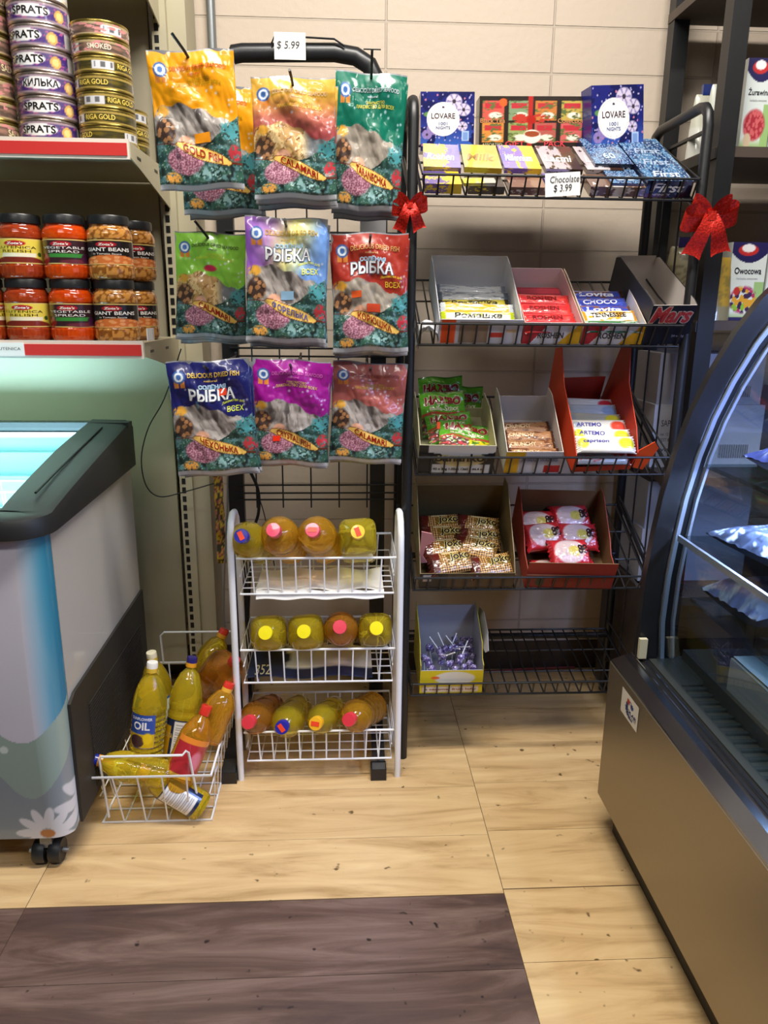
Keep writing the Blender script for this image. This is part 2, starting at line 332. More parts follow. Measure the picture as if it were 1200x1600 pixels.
def can_paint(kind):
    def f(u, v):
        if kind == 'sprat':
            c = over(flat(u, '5d4f80'), ramp(fbm(u, v, 26, 3, 0.25), .42, .6), '4a2f7c'); d, i = vor(u, v, 30, 5, 0.3); c = over(c, (d < .3) & (i > .5), 'b0588e'); c = over(c, v > .86, 'a58f9c'); c = over(c, v < .1, 'a08a98')
            for cx in (0.13, 0.63): c = over(c, disc(u, v, cx, .55, .11, .36, .06), 'f2f0f2')
            for cx in (0.29, 0.79): c = over(c, disc(u, v, cx, .45, .032, .36, .1), 'd8a860'); c = over(c, disc(u, v, cx, .45, .02, .24, .1), 'f0d088')
            for cx in (0.40, 0.9): c = over(c, rect(u, v, cx - .035, .1, cx + .035, .9), 'd9d6d6')
            return c
        c = over(flat(u, '3a3620' if kind == 'gold' else '5c4c42'), ramp(fbm(u, v, 12, 8, 0.3), .4, .7), '6b5c22' if kind == 'gold' else '9a7466')
        c = over(c, (v > .84) | (v < .12), 'a8904a' if kind == 'gold' else 'b09c74')
        for cx in (0.22, .72): c = over(c, rect(u, v, cx, .15, cx + .12, .82), 'd8d8dc'); c = over(c, rect(u, v, cx + .01, .25, cx + .11, .75) * (np.modf(u * 130)[0] > .5), '6a6a70')
        if kind == 'pink': d, i = vor(u, v, 14, 5, 0.25); c = over(c, (d < .35) & (i > .4), 'd08a88')
        return c
    return f
def make_can(kind, r, h, name, label, texts):
    t = thing(name, label, 'tin')
    prof = [(r * .93, 0.0), (r * .98, .0008), (r, .003), (r * .985, .006)] + [(r * .985, h - .006), (r, h - .003), (r * .99, h - .0005), (r * .94, h), (r * .93, h - .003), (0.0, h - .003)]
    MB().lathe([(0, 0.001)] + prof, 40, 0).build('tin_can', 'goldtin' if kind != 'sprat' else 'tin', t, local=True)
    b = MB(); sf = lambda u, v, l=0: np.stack([(r * .987 + l) * np.sin(2 * math.pi * u), -(r * .987 + l) * np.cos(2 * math.pi * u), .005 + v * (h - .010)], -1)
    b.grid(150, 14, lambda u, v: sf(u, v), can_paint(kind))
    for tx, rc, co in texts:
        for o in (0, .5): b.text(tx, (rc[0] + o, rc[1], rc[2] + o, rc[3]), sf, co, bold=0.02)
    b.build('label_band', 'gloss', t, local=True); return t
M['tin'] = mat('tinplate', 'b9aaa2', 0.28, metal=0.85); M['goldtin'] = mat('gold_lacquered_tin', 'a38f48', 0.28, metal=0.85)
ORD = ['lowest', 'second', 'third', 'fourth', 'fifth', 'sixth', 'seventh', 'eighth']
RS = 0.0595; HS = 0.0425
spr = make_can('sprat', RS, HS, 'sprat_tin', 'purple sprats tin, lowest of the purple stack', [('SPRATS', (.035, .36, .225, .76), '222222')])
spr2 = make_can('sprat', RS, HS, 'sprat_tin', 'purple tin reading КИЛЬКА, third from the bottom of the purple stack', [('КИЛЬКА', (.035, .36, .225, .76), '222222')])
cx = at(80, 218, YF + .075)[0]; sx = [0.0, 0.004, 0.002, -0.001, -0.002, -0.003]; sr = [-52, -46, -40, -62, -64, -44]
for k in range(6):
    mw = TRS((cx + sx[k] * .8, YF + 0.075, Z1 + .0003 + k * (HS + .0002)), 0, 0, R(sr[k]))
    if k == 0: place(spr, mw)
    elif k == 2: place(spr2, mw); spr2['group'] = 'purple tins stacked on the upper shelf'
    else: copy_tree(spr, mw, 'purple sprats tin, %s from the bottom of the purple stack' % ORD[k])
spr['group'] = 'purple tins stacked on the upper shelf'
for o in COL.objects:
    if o.name.startswith('sprat_tin'): o['group'] = 'purple tins stacked on the upper shelf'
t = thing('fish_tin', 'white and blue tin on top of the purple sprats stack', 'tin', (cx - .004, YF + .075, Z1 + .0006 + 6 * (HS + .0002)))
MB().lathe([(0, 0)] + [(RS * .93, 0), (RS, .003), (RS * .985, .006), (RS * .985, .038), (RS, .041), (RS * .93, .044), (0, .042)], 40).build('tin_can', 'tin', t, local=True)
b = MB(); b.grid(120, 12, lambda u, v: np.stack([RS * .99 * np.sin(6.2832 * u), -RS * .99 * np.cos(6.2832 * u), .006 + v * .031], -1), lambda u, v: over(over(flat(u, 'e9e6e0'), rect(u, v, .82, .0, 1.0, .75), '2d5aa8'), ramp(fbm(u, v, 9, 2, .3), .55, .7) * (u < .3), 'c9a878')); b.build('label_band', 'gloss', t, local=True)
RG, HG = 0.0575, 0.0318
gold = make_can('gold', RG, HG, 'gold_tin', 'gold tin with dark band, lowest of the gold stack', [('RIGA GOLD', (-.14, .3, .03, .72), 'e8cc60')])
plain = make_can('pink', RG, HG, 'gold_tin', 'brownish tin, topmost of the gold stack', [('SMOKED', (-.10, .3, .03, .72), 'ded6c0')])
cx = at(171, 218, YF + .072)[0]; rr = [-30, 20, 70, 12, -84, 25, -60]
for k in range(7):
    mw = TRS((cx - .0006 * k, YF + 0.072, Z1 + .0003 + k * (HG + .0002)), 0, 0, R(rr[k]))
    if k == 0: place(gold, mw)
    elif k == 6: place(plain, mw)
    elif k == 5: copy_tree(plain, mw, 'brownish tin, second from the top of the gold stack')
    else: copy_tree(gold, mw, 'gold tin with dark band, %s from the bottom of the gold stack' % ORD[k])
for o in COL.objects:
    if o.name.startswith('gold_tin'): o['group'] = 'gold tins stacked on the upper shelf'
cx2 = at(190, 200, YF + .2)[0] 
for k in range(3): copy_tree(gold, TRS((cx2 + .002, YF + .195, Z1 + .0003 + k * (HG + .0002)), 0, 0, R(40 + 50 * k)), 'gold tin behind the tall gold stack, %s from the bottom' % ORD[k], 'gold tins behind the front stack')
pk = make_can('pink', .0575, .040, 'salmon_tin', 'reddish gold tin, lowest of the stack left of the purple tins', [('SALMON', (.1, .3, .24, .7), 'f0dcb0')])
cx3 = at(-12, 215, YF + .075)[0]
for k in range(7):
    mw = TRS((cx3, YF + .075, Z1 + .0003 + k * .0402), 0, 0, R(20 + 31 * (k % 3)))
    if k == 0: place(pk, mw)
    else: copy_tree(pk, mw, 'reddish gold tin, %s from the bottom of the stack left of the purple tins' % ORD[k])
for o in COL.objects:
    if o.name.startswith('salmon_tin'): o['group'] = 'reddish tins at the picture edge of the upper shelf'

# jars
def jar_paint(kind):
    def f(u, v):
        bg = {'lut': 'e6cf52', 'veg': '3a2228', 'bean': '221b1c'}[kind]; c = flat(u, bg)
        c = over(c, (v > .955) | (v < .045), 'e6c878')
        c = over(c, rect(u, v, .70, .05, .90, .95), 'c9c9c8'); c = over(c, rect(u, v, .715, .1, .885, .9) * (np.modf(v * 14)[0] > .55), '8c8c90')
        c = over(c, disc(u, v, .34, .81, .12, .12, .12), 'b3202c')
        if kind == 'lut': c = over(c, disc(u, v, .36, .07, .30, .24, .1) * (v > .045), '7a2a20'); c = over(c, rect(u, v, .18, .26, .56, .42), 'eee6cc'); c = over(c, disc(u, v, .60, .38, .03, .1, .2), '3e5a20')
        if kind == 'veg': c = over(c, rect(u, v, .20, .27, .60, .42), '3c8a3c'); c = over(c, disc(u, v, .12, .2, .09, .26, .2), '8e1c1c'); c = over(c, disc(u, v, .5, .1, .2, .1, .2), '6a2c3a'); c = over(c, disc(u, v, .60, .25, .05, .2, .2), '4a2040')
        if kind == 'bean': d, i = vor(u, v, 12, 4, .5); c = over(c, ((v - .05) < .34 * np.sqrt(np.clip(1 - ((u - .40) / .38) ** 2, 0, 1))) * (v > .05), 'd8753a'); c = over(c, (d < .38) * ((v - .05) < .30 * np.sqrt(np.clip(1 - ((u - .40) / .36) ** 2, 0, 1))), 'eea468')
        return c
    return f
def make_jar(kind, label):
    t = thing('jar', label, 'jar'); r = .0475; h = .117
    body = {'lut': ('8e3014', 'a84018', 22), 'veg': ('bc3a08', 'd04c0c', 26), 'bean': ('8c5420', 'c98c44', 24)}[kind]
    prof = [(.0, .0), (.040, .0), (.0455, .004), (r, .012), (r, .026), (r - .0015, .030), (r - .0015, .080), (r, .083), (r, .092), (.045, .101), (.040, .108), (.039, .117)]
    def f(u, v):
        k = np.clip(v * (len(prof) - 1), 0, len(prof) - 1.001); i = k.astype(int); P = np.array(prof); q = P[i] + (P[i + 1] - P[i]) * (k - i)[:, None]
        rr = q[:, 0] * (1 + .012 * np.cos(2 * math.pi * u * 26) * ((q[:, 1] < .028) & (q[:, 1] > .004)))
        return np.stack([rr * np.sin(2 * math.pi * u), -rr * np.cos(2 * math.pi * u), q[:, 1]], -1)
    def cf(u, v):
        d, i = vor(u, v, body[2], 3, .42); c = over(flat(u, body[0]), d < .45, body[1]) if kind == 'bean' else over(flat(u, body[0]), ramp(fbm(u, v, 30, 2), .35, .7), body[1])
        return c
    b = MB(); b.grid(105, 45, f, cf); b.build('jar_body', 'jarglass', t, local=True)
    b = MB(); b.lathe([(.039, .112), (.0425, .112), (.0425, .127), (.041, .130), (.0, .130)], 40); b.build('lid', 'blackpl', t, local=True)
    b = MB(); sf = lambda u, v, l=0: np.stack([(r - .0006 + l) * np.sin((u - .33) * 4.2), -(r - .0006 + l) * np.cos((u - .33) * 4.2), .0300 + v * .050], -1)
    b.grid(90, 40, lambda u, v: sf(u, v), jar_paint(kind))
    b.text("Zota's", (.26, .765, .42, .86), sf, 'f4ece4', bold=.03, shear=.2)
    if kind == 'lut': b.text('LUTENICA', (.14, .60, .56, .70), sf, '3a2808'); b.text('RELISH', (.20, .45, .50, .55), sf, '3a2808')
    if kind == 'veg': b.text('VEGETABLE', (.12, .61, .60, .71), sf, 'f2ece6'); b.text('SPREAD', (.19, .455, .53, .555), sf, 'f2ece6')
    if kind == 'bean': b.text('GIANT BEANS', (.10, .54, .60, .68), sf, 'f6f0ea', bold=.02); b.text('in Tomato Sauce', (.19, .40, .50, .47), sf, 'd8ccc0', bold=.02)
    b.build('label_band', 'gloss', t, local=True); return t
M['jarglass'] = mat('filled_jar', rough=0.12, attr=True, coat=0.7)
kinds = {'lut': 'lutenica relish jar with yellow label', 'veg': 'orange vegetable spread jar with dark label', 'bean': 'giant beans jar with black label'}
protos = {k: make_jar(k, kinds[k]) for k in kinds}; used = set()
def jar(kind, px, Y, lev, where, rot=0):
    x = at(px, 480 if lev == 0 else 370, Y)[0]; mw = TRS((x, Y, Z2 + .0005 + lev * .1305), 0, 0, R(rot)); lab = kinds[kind] + ', ' + where
    if kind in used: o = copy_tree(protos[kind], mw, lab)
    else: used.add(kind); o = place(protos[kind], mw); o['label'] = lab
    o['group'] = 'jars stacked two high on the lower shelf'
for lev, row in ((0, 'bottom row'), (1, 'upper row')):
    o = 10 if lev == 0 else 0
    jar('lut', 44 - (12 if lev else 0), YF + .06, lev, 'front of the ' + row + ' beside the spread', 2)
    jar('veg', 113 - o * 0 - (11 if lev else 0), YF + .06, lev, 'front of the ' + row + ' beside the beans', 2)
    jar('bean', 181 - (10 if lev else 0), YF + .06, lev, 'front of the ' + row + ' at its end', 2)
    jar('bean', 214 - (6 if lev else 0), YF + .165, lev, 'behind the front one, ' + row, 14)
    jar('veg', 128 - (9 if lev else 0), YF + .165, lev, 'second from the front in the ' + row, 20)
    jar('lut', -25 - (10 if lev else 0), YF + .06, lev, 'cut off by the picture edge, ' + row, 60)

# ------------------------------------------------------------------ chest freezer
FX, FY0, FY1 = -0.552, 1.345, 1.945
fz = thing('chest_freezer', 'white ice cream chest freezer with charcoal rim and daisy graphic on its front', 'freezer', (-1.0, 1.65, 0))
rc = 0.045
def fpath(u):  # plan outline from far left along the front then round the corner and along the side
    L1 = 1.0 - rc; L2 = math.pi / 2 * rc; return L1, L2
def front_pos(u, v, l=0):
    L1 = 1.0 - rc; L2 = math.pi / 2 * rc * .96; s = u * (L1 + L2); a = np.clip((s - L1) / rc, 0, math.pi / 2)
    x = np.where(s < L1, FX - 1.0 + s, FX - rc + np.sin(a) * (rc + l)); y = np.where(s < L1, FY0 - l, FY0 + rc - np.cos(a) * (rc + l))
    bulge = 0.012 * np.sin(np.clip(v, 0, 1) * math.pi); low = 0.075 + 0.03 * np.clip((u - .975) / .025, 0, 1) ** 2
    z = low + v * (0.715 - low); return np.stack([x, y - bulge * (1 - np.clip((u - .93) / .07, 0, 1)), z], -1)
def front_col(u, v):
    x = (u - 1) * 1.03 ; y = v * .64
    c = flat(u, 'c9c9d6'); c = over(c, ramp(fbm(u, v, 3, 4), .4, .8) * .35, 'd8d4e0')
    c = over(c, ramp(u, .93, .985), '2b86a8'); c = over(c, ramp(u, .955, .99) * .4, '1f7398')
    wv = .40 + .05 * np.cos((u - .80) * 30); low = (v < wv).astype(float); cc = over(flat(u, '7f8b92'), ramp(v, .40, .1) * .6, '939ea4')
    m = (v < wv) & (v > wv - .20 * np.sqrt(np.clip(1 - ((u - .92) / .11) ** 2, 0, 1))); cc = over(cc, m, '93a8a0'); cc = over(cc, disc(x, y, -.16, .19, .012, .012), 'ccdad4'); cc = over(cc, disc(x, y, -.135, .21, .009, .009), 'ccdad4')
    c = over(c, low, cc)
    def daisy(c, cx, cy, rad, n=11, ph=0):
        for k in range(n):
            t = ph + 2 * math.pi * k / n; ax, ay = math.cos(t), math.sin(t); px, py = cx + ax * rad * .6, cy + ay * rad * .6
            a = (x - px) * ax + (y - py) * ay; b_ = -(x - px) * ay + (y - py) * ax
            c = over(c, np.clip((1 - np.hypot(a / (rad * .45), b_ / (rad * .17))) / .15, 0, 1), 'd9dbe0')
        return over(c, disc(x, y, cx, cy, rad * .26, rad * .17), 'b8743c')
    c = daisy(c, -.075, .012, .062, 11, .25); c = daisy(c, .028, .055, .085, 10, .5)
    return c
b = MB(); b.grid(120, 160, lambda u, v: front_pos(u * .80, v), lambda u, v: front_col(u * .80, v)); b.grid(110, 230, lambda u, v: front_pos(.80 + u * .20, v), lambda u, v: front_col(.80 + u * .20, v)); b.build('front_panel', 'gloss', fz)
b = MB(); b.box(FX - 1.0, FX - .004, FY0 + .03, FY1 - .01, .085, .30, 0, 'b6b3ac'); b.box(FX - .03, FX, FY0 + rc, FY1, .08, .735, 0, 'c3c0ba'); b.box(FX - 1.0, FX - .02, FY1 - .03, FY1 - .004, .08, .735, 0, 'c3c0ba')
b.build('side_panel', 'gloss', fz, smooth=False)
b = MB(); 
def gz(y): return .355 + .02 * (y - FY0) / .6
b.prism([(FY0 + rc * .8, .085), (FY0 + rc * .8, gz(FY0)), (FY0 + rc + .02, gz(FY0) + .012), (FY1 + .002, gz(FY1) + .008), (FY1 + .002, .085)], lambda a, c, w: (FX + .0005 + w, a, c), .006)
for k in range(30):
    z = .30 - k * .0072
    if z > .1: b.box(FX + .006, FX + .0085, FY0 + .13, FY1 - .05, z, z + .0032)
b.build('side_grille', 'kick', fz, smooth=False)
b = MB()
def rim_prof(t):  # height of rim top and underside along depth t 0..1
    return .752 + .088 * t ** .9, .712 + .012 * t
n = 24; W_ = .115
outer = [];
path = []
for k in range(7):   # rounded front corner seen in plan, plus side
    a = R(90 * k / 6); path.append((FX + .012 - .07 + math.sin(a) * .07, FY0 - .022 + .07 - math.cos(a) * .07, 0.0))
for k in range(1, n): path.append((FX + .012, FY0 + .048 + (FY1 + .01 - FY0 - .048) * k / (n - 1), k / (n - 1)))
path = [(FX - 1.0, FY0 - .022, 0.0)] + path
V = []; Fc = []
for (x, y, t) in path:
    zt, zb = rim_prof(t); zb = zb; hx = max(0, 1 - abs(y - (FY0 + .35)) / .33) if x > FX else 0
    nx, ny = (0, 1) if x < FX - .5 else ((-1, 0) if t > 0 else (-(x - (FX - .058)) / .07, -(y - (FY0 + .048)) / .07))
    w = .10
    V += [(x, y, zb), (x, y, zt - .018), (x + nx * .006, y + ny * .006, zt - .005), (x + nx * .018, y + ny * .018, zt), (x + nx * w, y + ny * w, zt - .004 + .012 * math.sqrt(hx)), (x + nx * w, y + ny * w, zb), ]
for i in range(len(path) - 1):
    for k in range(6): Fc.append((i * 6 + k, i * 6 + (k + 1) % 6, (i + 1) * 6 + (k + 1) % 6, (i + 1) * 6 + k))
Fc += [tuple(range(6)), tuple((len(path) - 1) * 6 + k for k in range(6))[::-1]]
b.add(V, [q[::-1] for q in Fc]); b.box(FX - 1.0, FX + .01, FY1 - .025, FY1 + .01, .724, .838)
rimo = b.build('rim', 'rim', fz)
b = MB()
for dx, wd in ((-.045, .0025), ):
    pts = [(FX + dx + .004 - .018 * math.sin(math.pi * k / 20) * 0, FY0 + .10 + .43 * k / 20, rim_prof((.10 + .43 * k / 20) / .6)[0] + .0028) for k in range(21)]
    b.tube(pts, wd, seg=6)
b.build('lid_groove', 'black', rimo)
# lid glass, inner liner, runner
b = MB(); b.add([(FX - 1.0, FY0 + .06, .745), (FX - .09, FY0 + .06, .745), (FX - .09, FY1 - .02, .826), (FX - 1.0, FY1 - .02, .826)], [(0, 1, 2, 3)]); b.build('lid_glass', 'lid', fz, smooth=False)
b = MB(); x0, x1, y0, y1, z0, z1 = FX - .99, FX - .09, FY0 + .06, FY1 - .035, .42, .725
v = [(x0, y0, z0), (x1, y0, z0), (x1, y1, z0), (x0, y1, z0), (x0, y0, z1), (x1, y0, z1), (x1, y1, z1 + .09), (x0, y1, z1 + .09)]
b.add(v, [(0, 1, 2, 3), (0, 4, 5, 1), (1, 5, 6, 2), (2, 6, 7, 3)])
for zz in (.62, .70, .76): b.box(x0, x1, y1 - .012, y1, zz, zz + .006)
b.build('liner', 'liner', fz, smooth=False)
b = MB(); b.tube([(x0, y1 - .03, .70), (x1, y1 - .03, .70)], .004); b.tube([(x0, y1 - .15, .70), (x1, y1 - .15, .70)], .004)
for k in range(14): xx = x1 - .03 - k * .06; b.tube([(xx, y1 - .03, .70), (xx, y1 - .03, .5), (xx, y1 - .15, .5), (xx, y1 - .15, .70)], .0025)
b.build('wire_basket', 'white', fz)
area_light('freezer_light', (FX - .45, FY1 - .10, .80), .8, .05, 9, (0.62, 0.86, 1.0), (R(180), 0, 0))
area_light('freezer_light', (FX - .50, FY0 + .25, .47), .7, .3, 9, (0.62, 0.86, 1.0), (R(180), 0, 0))
cw = None
b = MB()
px, py = -.617, 1.372
for dx in (-.016, .016):
    b.M = TRS((px + dx, py, .026), 0, R(90), 0); b.lathe([(0, -.012), (.024, -.012), (.026, -.008), (.026, .008), (.024, .012), (0, .012)], 24); b.M = None
b.tube([(px - .04, py, .026), (px + .04, py, .026)], .005, 1, 8); b.box(px - .012, px + .012, py - .012, py + .012, .04, .09, 1)
b.build('caster', ['rim', 'gray'], fz)
b = MB(); b.M = TRS((FX - .85, py, .026), 0, R(90), 0); b.lathe([(0, -.02), (.026, -.02), (.026, .02), (0, .02)], 20); b.M = None; b.box(FX - .86, FX - .84, py - .01, py + .01, .04, .09); b.build('caster', 'rim', fz)
b = MB(); b.M = TRS((px, FY1 - .05, .026), 0, R(90), 0); b.lathe([(0, -.02), (.026, -.02), (.026, .02), (0, .02)], 20); b.M = None; b.box(px - .01, px + .01, FY1 - .06, FY1 - .04, .04, .09); b.build('caster', 'rim', fz)
# ------------------------------------------------------------------ black hook rack with hanging dried fish bags
RYB = 2.0; RXL, RXR = -.29, .088
fr = thing('hook_rack', 'black metal hook rack with an arched top holding dried fish bags', 'rack', (-.1, RYB, 0))
b = MB()
for x in (RXL, RXR): b.box(x - .02, x + .02, RYB - .012, RYB + .012, .02, 1.50)
b.build('post', 'black', fr, smooth=False)
for x, xf in ((RXL, -.284), (RXR, .080)):
    b = MB(); b.prism([(1.625, .006), (1.625, .03), (1.66, .045), (RYB + .1, .045), (RYB + .1, .02), (1.66, .02)], lambda a, c, w: (xf + (x - xf) * min(1, (a - 1.62) / .38) - .016 + w, a, c), .032); b.box(xf - .019, xf + .019, 1.622, 1.66, 0, .03)
    b.build('foot', 'blackpl', fr, smooth=False)
b = MB()
arch = [(-.262, RYB + .02, 1.45), (-.262, RYB + .015, 1.60)]
arch = [(-.262, RYB, 1.688), (-.257, RYB, 1.690), (-.235, RYB, 1.694), (-.10, RYB, 1.698), (-.02, RYB, 1.700), (.03, RYB, 1.693), (.062, RYB, 1.675), (.078, RYB, 1.645), (.086, RYB, 1.60), (.088, RYB, 1.45)]
b.tube(arch, [.012] + [.021] * 9, seg=10, flat=(.75, 1))
b.build('arch', 'blackpl', fr)
b = MB(); b.tube([(-.165, RYB - .02, 1.708), (-.157, RYB - .02, 1.726), (-.02, RYB - .02, 1.722), (.004, RYB - .02, 1.708)], .0022); b.build('sign_holder', 'black', fr)
b = MB()
for z in (.622, .640, .662, 1.0, 1.02, 1.28, 1.30, 1.52): b.tube([(RXL, RYB - .016, z), (RXR + .05, RYB - .016, z)], .0025)
for x in (-.235, -.165, -.09, -.015, .06): b.tube([(x, RYB - .018, .60), (x, RYB - .018, 1.53)], .0022)
b.build('wire_grid', 'black', fr)
b = MB(); b.box(-.238, -.222, RYB - .03, RYB - .02, 1.30, 1.60)
for k in range(12): b.box(-.236, -.224, RYB - .0315, RYB - .0295, 1.32 + k * .023, 1.331 + k * .023, 1)
b.build('slotted_strip', ['gray', 'black'], fr, smooth=False)
sg = at(453, 72, RYB - .028)
b = MB(); b.box(sg[0] - .036, sg[0] + .036, RYB - .0285, RYB - .027, sg[2] - .028, sg[2] + .028, 0, 'f0eee8')
sf = lambda u, v, l: np.stack([u, np.full_like(u, RYB - .0287 - l), v], -1)
b.text('$ 5.99', (sg[0] - .030, sg[2] - .008, sg[0] + .022, sg[2] + .010), sf, '38383c', shear=.15)
tag(b.build('price_sign', 'paper', smooth=False), 'handwritten white price sign reading $ 5.99 on the arched bar', 'sign')
p = at(583, 350, 1.86)
tag(MB().box(p[0] - .030, p[0] + .030, 1.86, 1.861, p[2] - .026, p[2] + .026, 0, 'e4e2de').build('blank_card', 'paper', smooth=False), 'blank white card hanging above the red fish bag', 'sign')

def bag_paint(top, kind, tint=None):
    def f(u, v):
        c = flat(u, top)
        if kind == 'multi':
            c = over(flat(u, '9a62c4'), ramp(u + .35 * (1 - v), .35, .62), 'dcd67c'); c = over(c, ramp(u + .7 * (1 - v), .72, 1.0), '6f9ade'); c = over(c, disc(u, v, .5, .78, .45, .32, .9) * .6, 'e8e4a8')
        if kind == 'warm': c = over(flat(u, 'd8a640'), ramp(v, .86, .68), 'b86c54'); c = over(c, ramp(v, .7, .55), 'a04a4c')
        rs = np.random.RandomState(7)
        for k in range(16):
            a, q, s = rs.rand(), .55 + .42 * rs.rand(), .012 + .012 * rs.rand(); c = over(c, disc(u, v, a, q, s, s * .72, .5) * .7, 'd5dcee')
        wt = .62 - .16 * ramp(u, .42, .95) + .015 * np.sin(u * 24) - .1 * np.clip(1 - u / .18, 0, 1) ** 2
        win = (v < wt) & (v > .26)
        if kind in ('cal', 'warm'): w = over(over(flat(u, 'b8925c'), fbm(u + v, v - u, 9, 3) > .52, 'd9bc88'), fbm(u - v, v, 20, 5) > .62, '8a6238'); w = over(w, ramp(u, .58, .7), '70757a')
        else:
            s = u * 1.1 + (v if kind != 'straight' else v * .3) * .9; w = over(flat(u, '8d8682'), ramp(np.abs(np.sin(s * 15 + 3 * fbm(u, v, 5, 2))), .70, .96) * .85, '4c4644'); w = over(w, ramp(fbm(s, v * .4, 22, 4), .48, .62) * .8, 'b8b0aa'); w = over(w, ramp(fbm(u, v, 7, 9), .58, .7) * .6, 'c8c2bc')
        if kind == 'tan': w = over(w, .55 * np.ones_like(u), 'a59a88')
        c = over(c, win, w)
        rt = .40 - .12 * np.sin(np.clip(u * 1.25, 0, 1) * math.pi) + .03 * fbm(u, v, 9, 1) + .12 * ramp(u, .8, 1)
        d, i = vor(u, v, 34, 3, 1.4); rn = fbm(u, v, 15, 21, 1.4); reef = over(flat(u, '24403c'), ramp(rn, .42, .6), '3a6354'); reef = over(reef, ramp(fbm(u, v, 19, 31, 1.4), .55, .68), '557f84'); reef = over(reef, (d < .2) & (i > .6), '93ada4'); reef = over(reef, ramp(fbm(u, v, 8, 12), .40, .32), '1a2826')
        c = over(c, v < rt, reef)
        q = disc(u, v, .10, .57, .10, .05, .3) ; c = over(c, q * (fbm(u, v, 30, 2) > .35), 'dda23c')
        d2, i2 = vor(u, v, 14, 8, 1.4); m = disc(u, v, .13, .43, .13, .10, .2); c = over(c, m * .9, '3c2a24'); c = over(c, m * (d2 < .36), 'a87850')
        c = over(c, disc(u, v, .36, .34, .10, .07, .2), 'e0a88c')
        d3, i3 = vor(u, v, 44, 2, 1.4); m = disc(u, v, .34, .22, .23, .11, .15); c = over(c, m, '8c5468'); c = over(c, m * (d3 < .38), 'cc98aa')
        c = over(c, disc(u, v, .18, .09, .11, .05, .3) * (d3 < .6), 'e0a04c'); c = over(c, disc(u, v, .93, .26, .09, .07, .3) * (i3 > .2), 'c03a44')
        c = over(c, disc(u, v, .90, .42, .14, .10, .4) * (i3 > .35), '4c98a0'); c = over(c, disc(u, v, .62, .12, .24, .07, .5) * (i3 > .5), '8fb8b8')
        if kind == 'cal': c = over(c, disc(u, v, .5, .66, .11, .035, .3), 'd02c50')
        yb = .255 - .055 * np.cos((u - .25) / .6 * math.pi) * -1 - .11 * ramp(u, .25, .85); mid = .335 - .15 * ramp(u, .28, .85) ; hw = .046 * np.sqrt(np.clip(np.sin(np.clip((u - .24) / .64, 0, 1) * math.pi), 0, 1)) * (1 if True else 0)
        ban = (np.abs(v - mid) < hw); c = over(c, np.abs(v - mid) < hw + .006, '6a2014'); c = over(c, ban, 'ecc262')
        m = disc(u, v, .14, .86, .085, .058, .1); c = over(c, ((np.abs(u - .10) < .028) | (np.abs(u - .18) < .028)) & (v < .84) & (v > .77), 'd8863c'); c = over(c, m, '3c62a4'); c = over(c, disc(u, v, .14, .86, .062, .042, .1), 'e4ecf4'); c = over(c, disc(u, v, .14, .86, .034, .024, .1), '4a74b8')
        c = over(c, v < .045, 'b9bcc2'); c = over(c, v < .01, '8a8c92'); c = over(c, (v > .992), '8a8c92')
        return c
    return f
def bagmap(W, Hh, puff, seed):
    def sf(u, v, l=0.0, side=-1):
        e = np.clip(u * (1 - u) * 4, 0, 1) ** .6 * np.clip(v / .06, 0, 1) * np.clip((1 - v) / .12, 0, 1)
        wr = (fbm(u * 1.0, v, 5, seed) - .5) * .009 + .0035 * np.sin((u * 3 + v * 5) * 3 + seed) * np.clip(v * 1.6, 0, 1) + (np.abs(vnoise(u + v * .3, v, 11, seed + 2) - .5)) * .004
        t = puff * e + wr * (.35 + .65 * e); y = side * (t + l) if side < 0 else puff * .5 * e + wr * .3 + .0012
        cx = 1 - .03 * np.sin(v * math.pi)
        return np.stack([(u - .5) * W * cx, y + .0 * u, (v - 1) * Hh + .018 + .002 * np.sin(u * 9 + seed)], -1)
    return sf
def fish_bag(W, Hh, seed, paint, texts, name, label, stick=None):
    t = thing(name, label, 'bag'); sf = bagmap(W, Hh, .009, seed); b = MB()
    b.grid(104, 150, lambda u, v: sf(u, v), paint); b.grid(30, 40, lambda u, v: sf(u, v, 0, 1), '8d9096', flip=True)
    for tx, rc, co, ol, arc in texts:
        bn = arc == 'banner'; b.text(tx, rc, lambda U, V, l: sf(U, V, l), co, bold=.02 if ol or bn else .012, outline=ol, arc=0 if bn else arc, slope=-.118 if bn else 0, lift=.0011)
    for (a, q, w, h, co) in (stick or []): b.grid(4, 4, lambda u, v: sf(a + u * w, q + v * h, .0022), co)
    b.build('pouch', 'film', t, local=True)
    return t
HD = ('DELICIOUS DRIED FISH', (.25, .855, .88, .895)); NT = ('natural', (.44, .825, .60, .842))
def rybka(name, hc='e6c84a', vc='dce04a', bc='7a1a10'):
    return [(HD[0], HD[1], hc, None, .008), (NT[0], NT[1], hc, None, 0), ('СОЛЁНАЯ', (.37, .765, .70, .805), '8cc4e8', 'f0f4f8', 0), ('РЫБКА', (.25, .665, .80, .760), 'f4f6fa', '6a7890', 0), ('Лакомство для', (.64, .615, .92, .640), vc, None, .02), ('ВСЕХ', (.70, .555, .90, .602), vc, None, 0), ]
def ban(tx, col='9c1c10'): return [(tx, (.33, .235, .78, .290), col, None, 'banner')]
def seafood(c1, c2): return [('DELICIOUS DRIED SEAFOOD', (.25, .855, .90, .885), c1, None, .006), ('natural', (.46, .825, .60, .843), c1, None, 0), ('ЛАКОМСТВО', (.44, .780, .70, .800), c2, None, 0), ('ЛАКОМСТВО ДЛЯ ВСЕХ', (.30, .735, .84, .765), c2, None, .01)]
ST = 'f4512a'
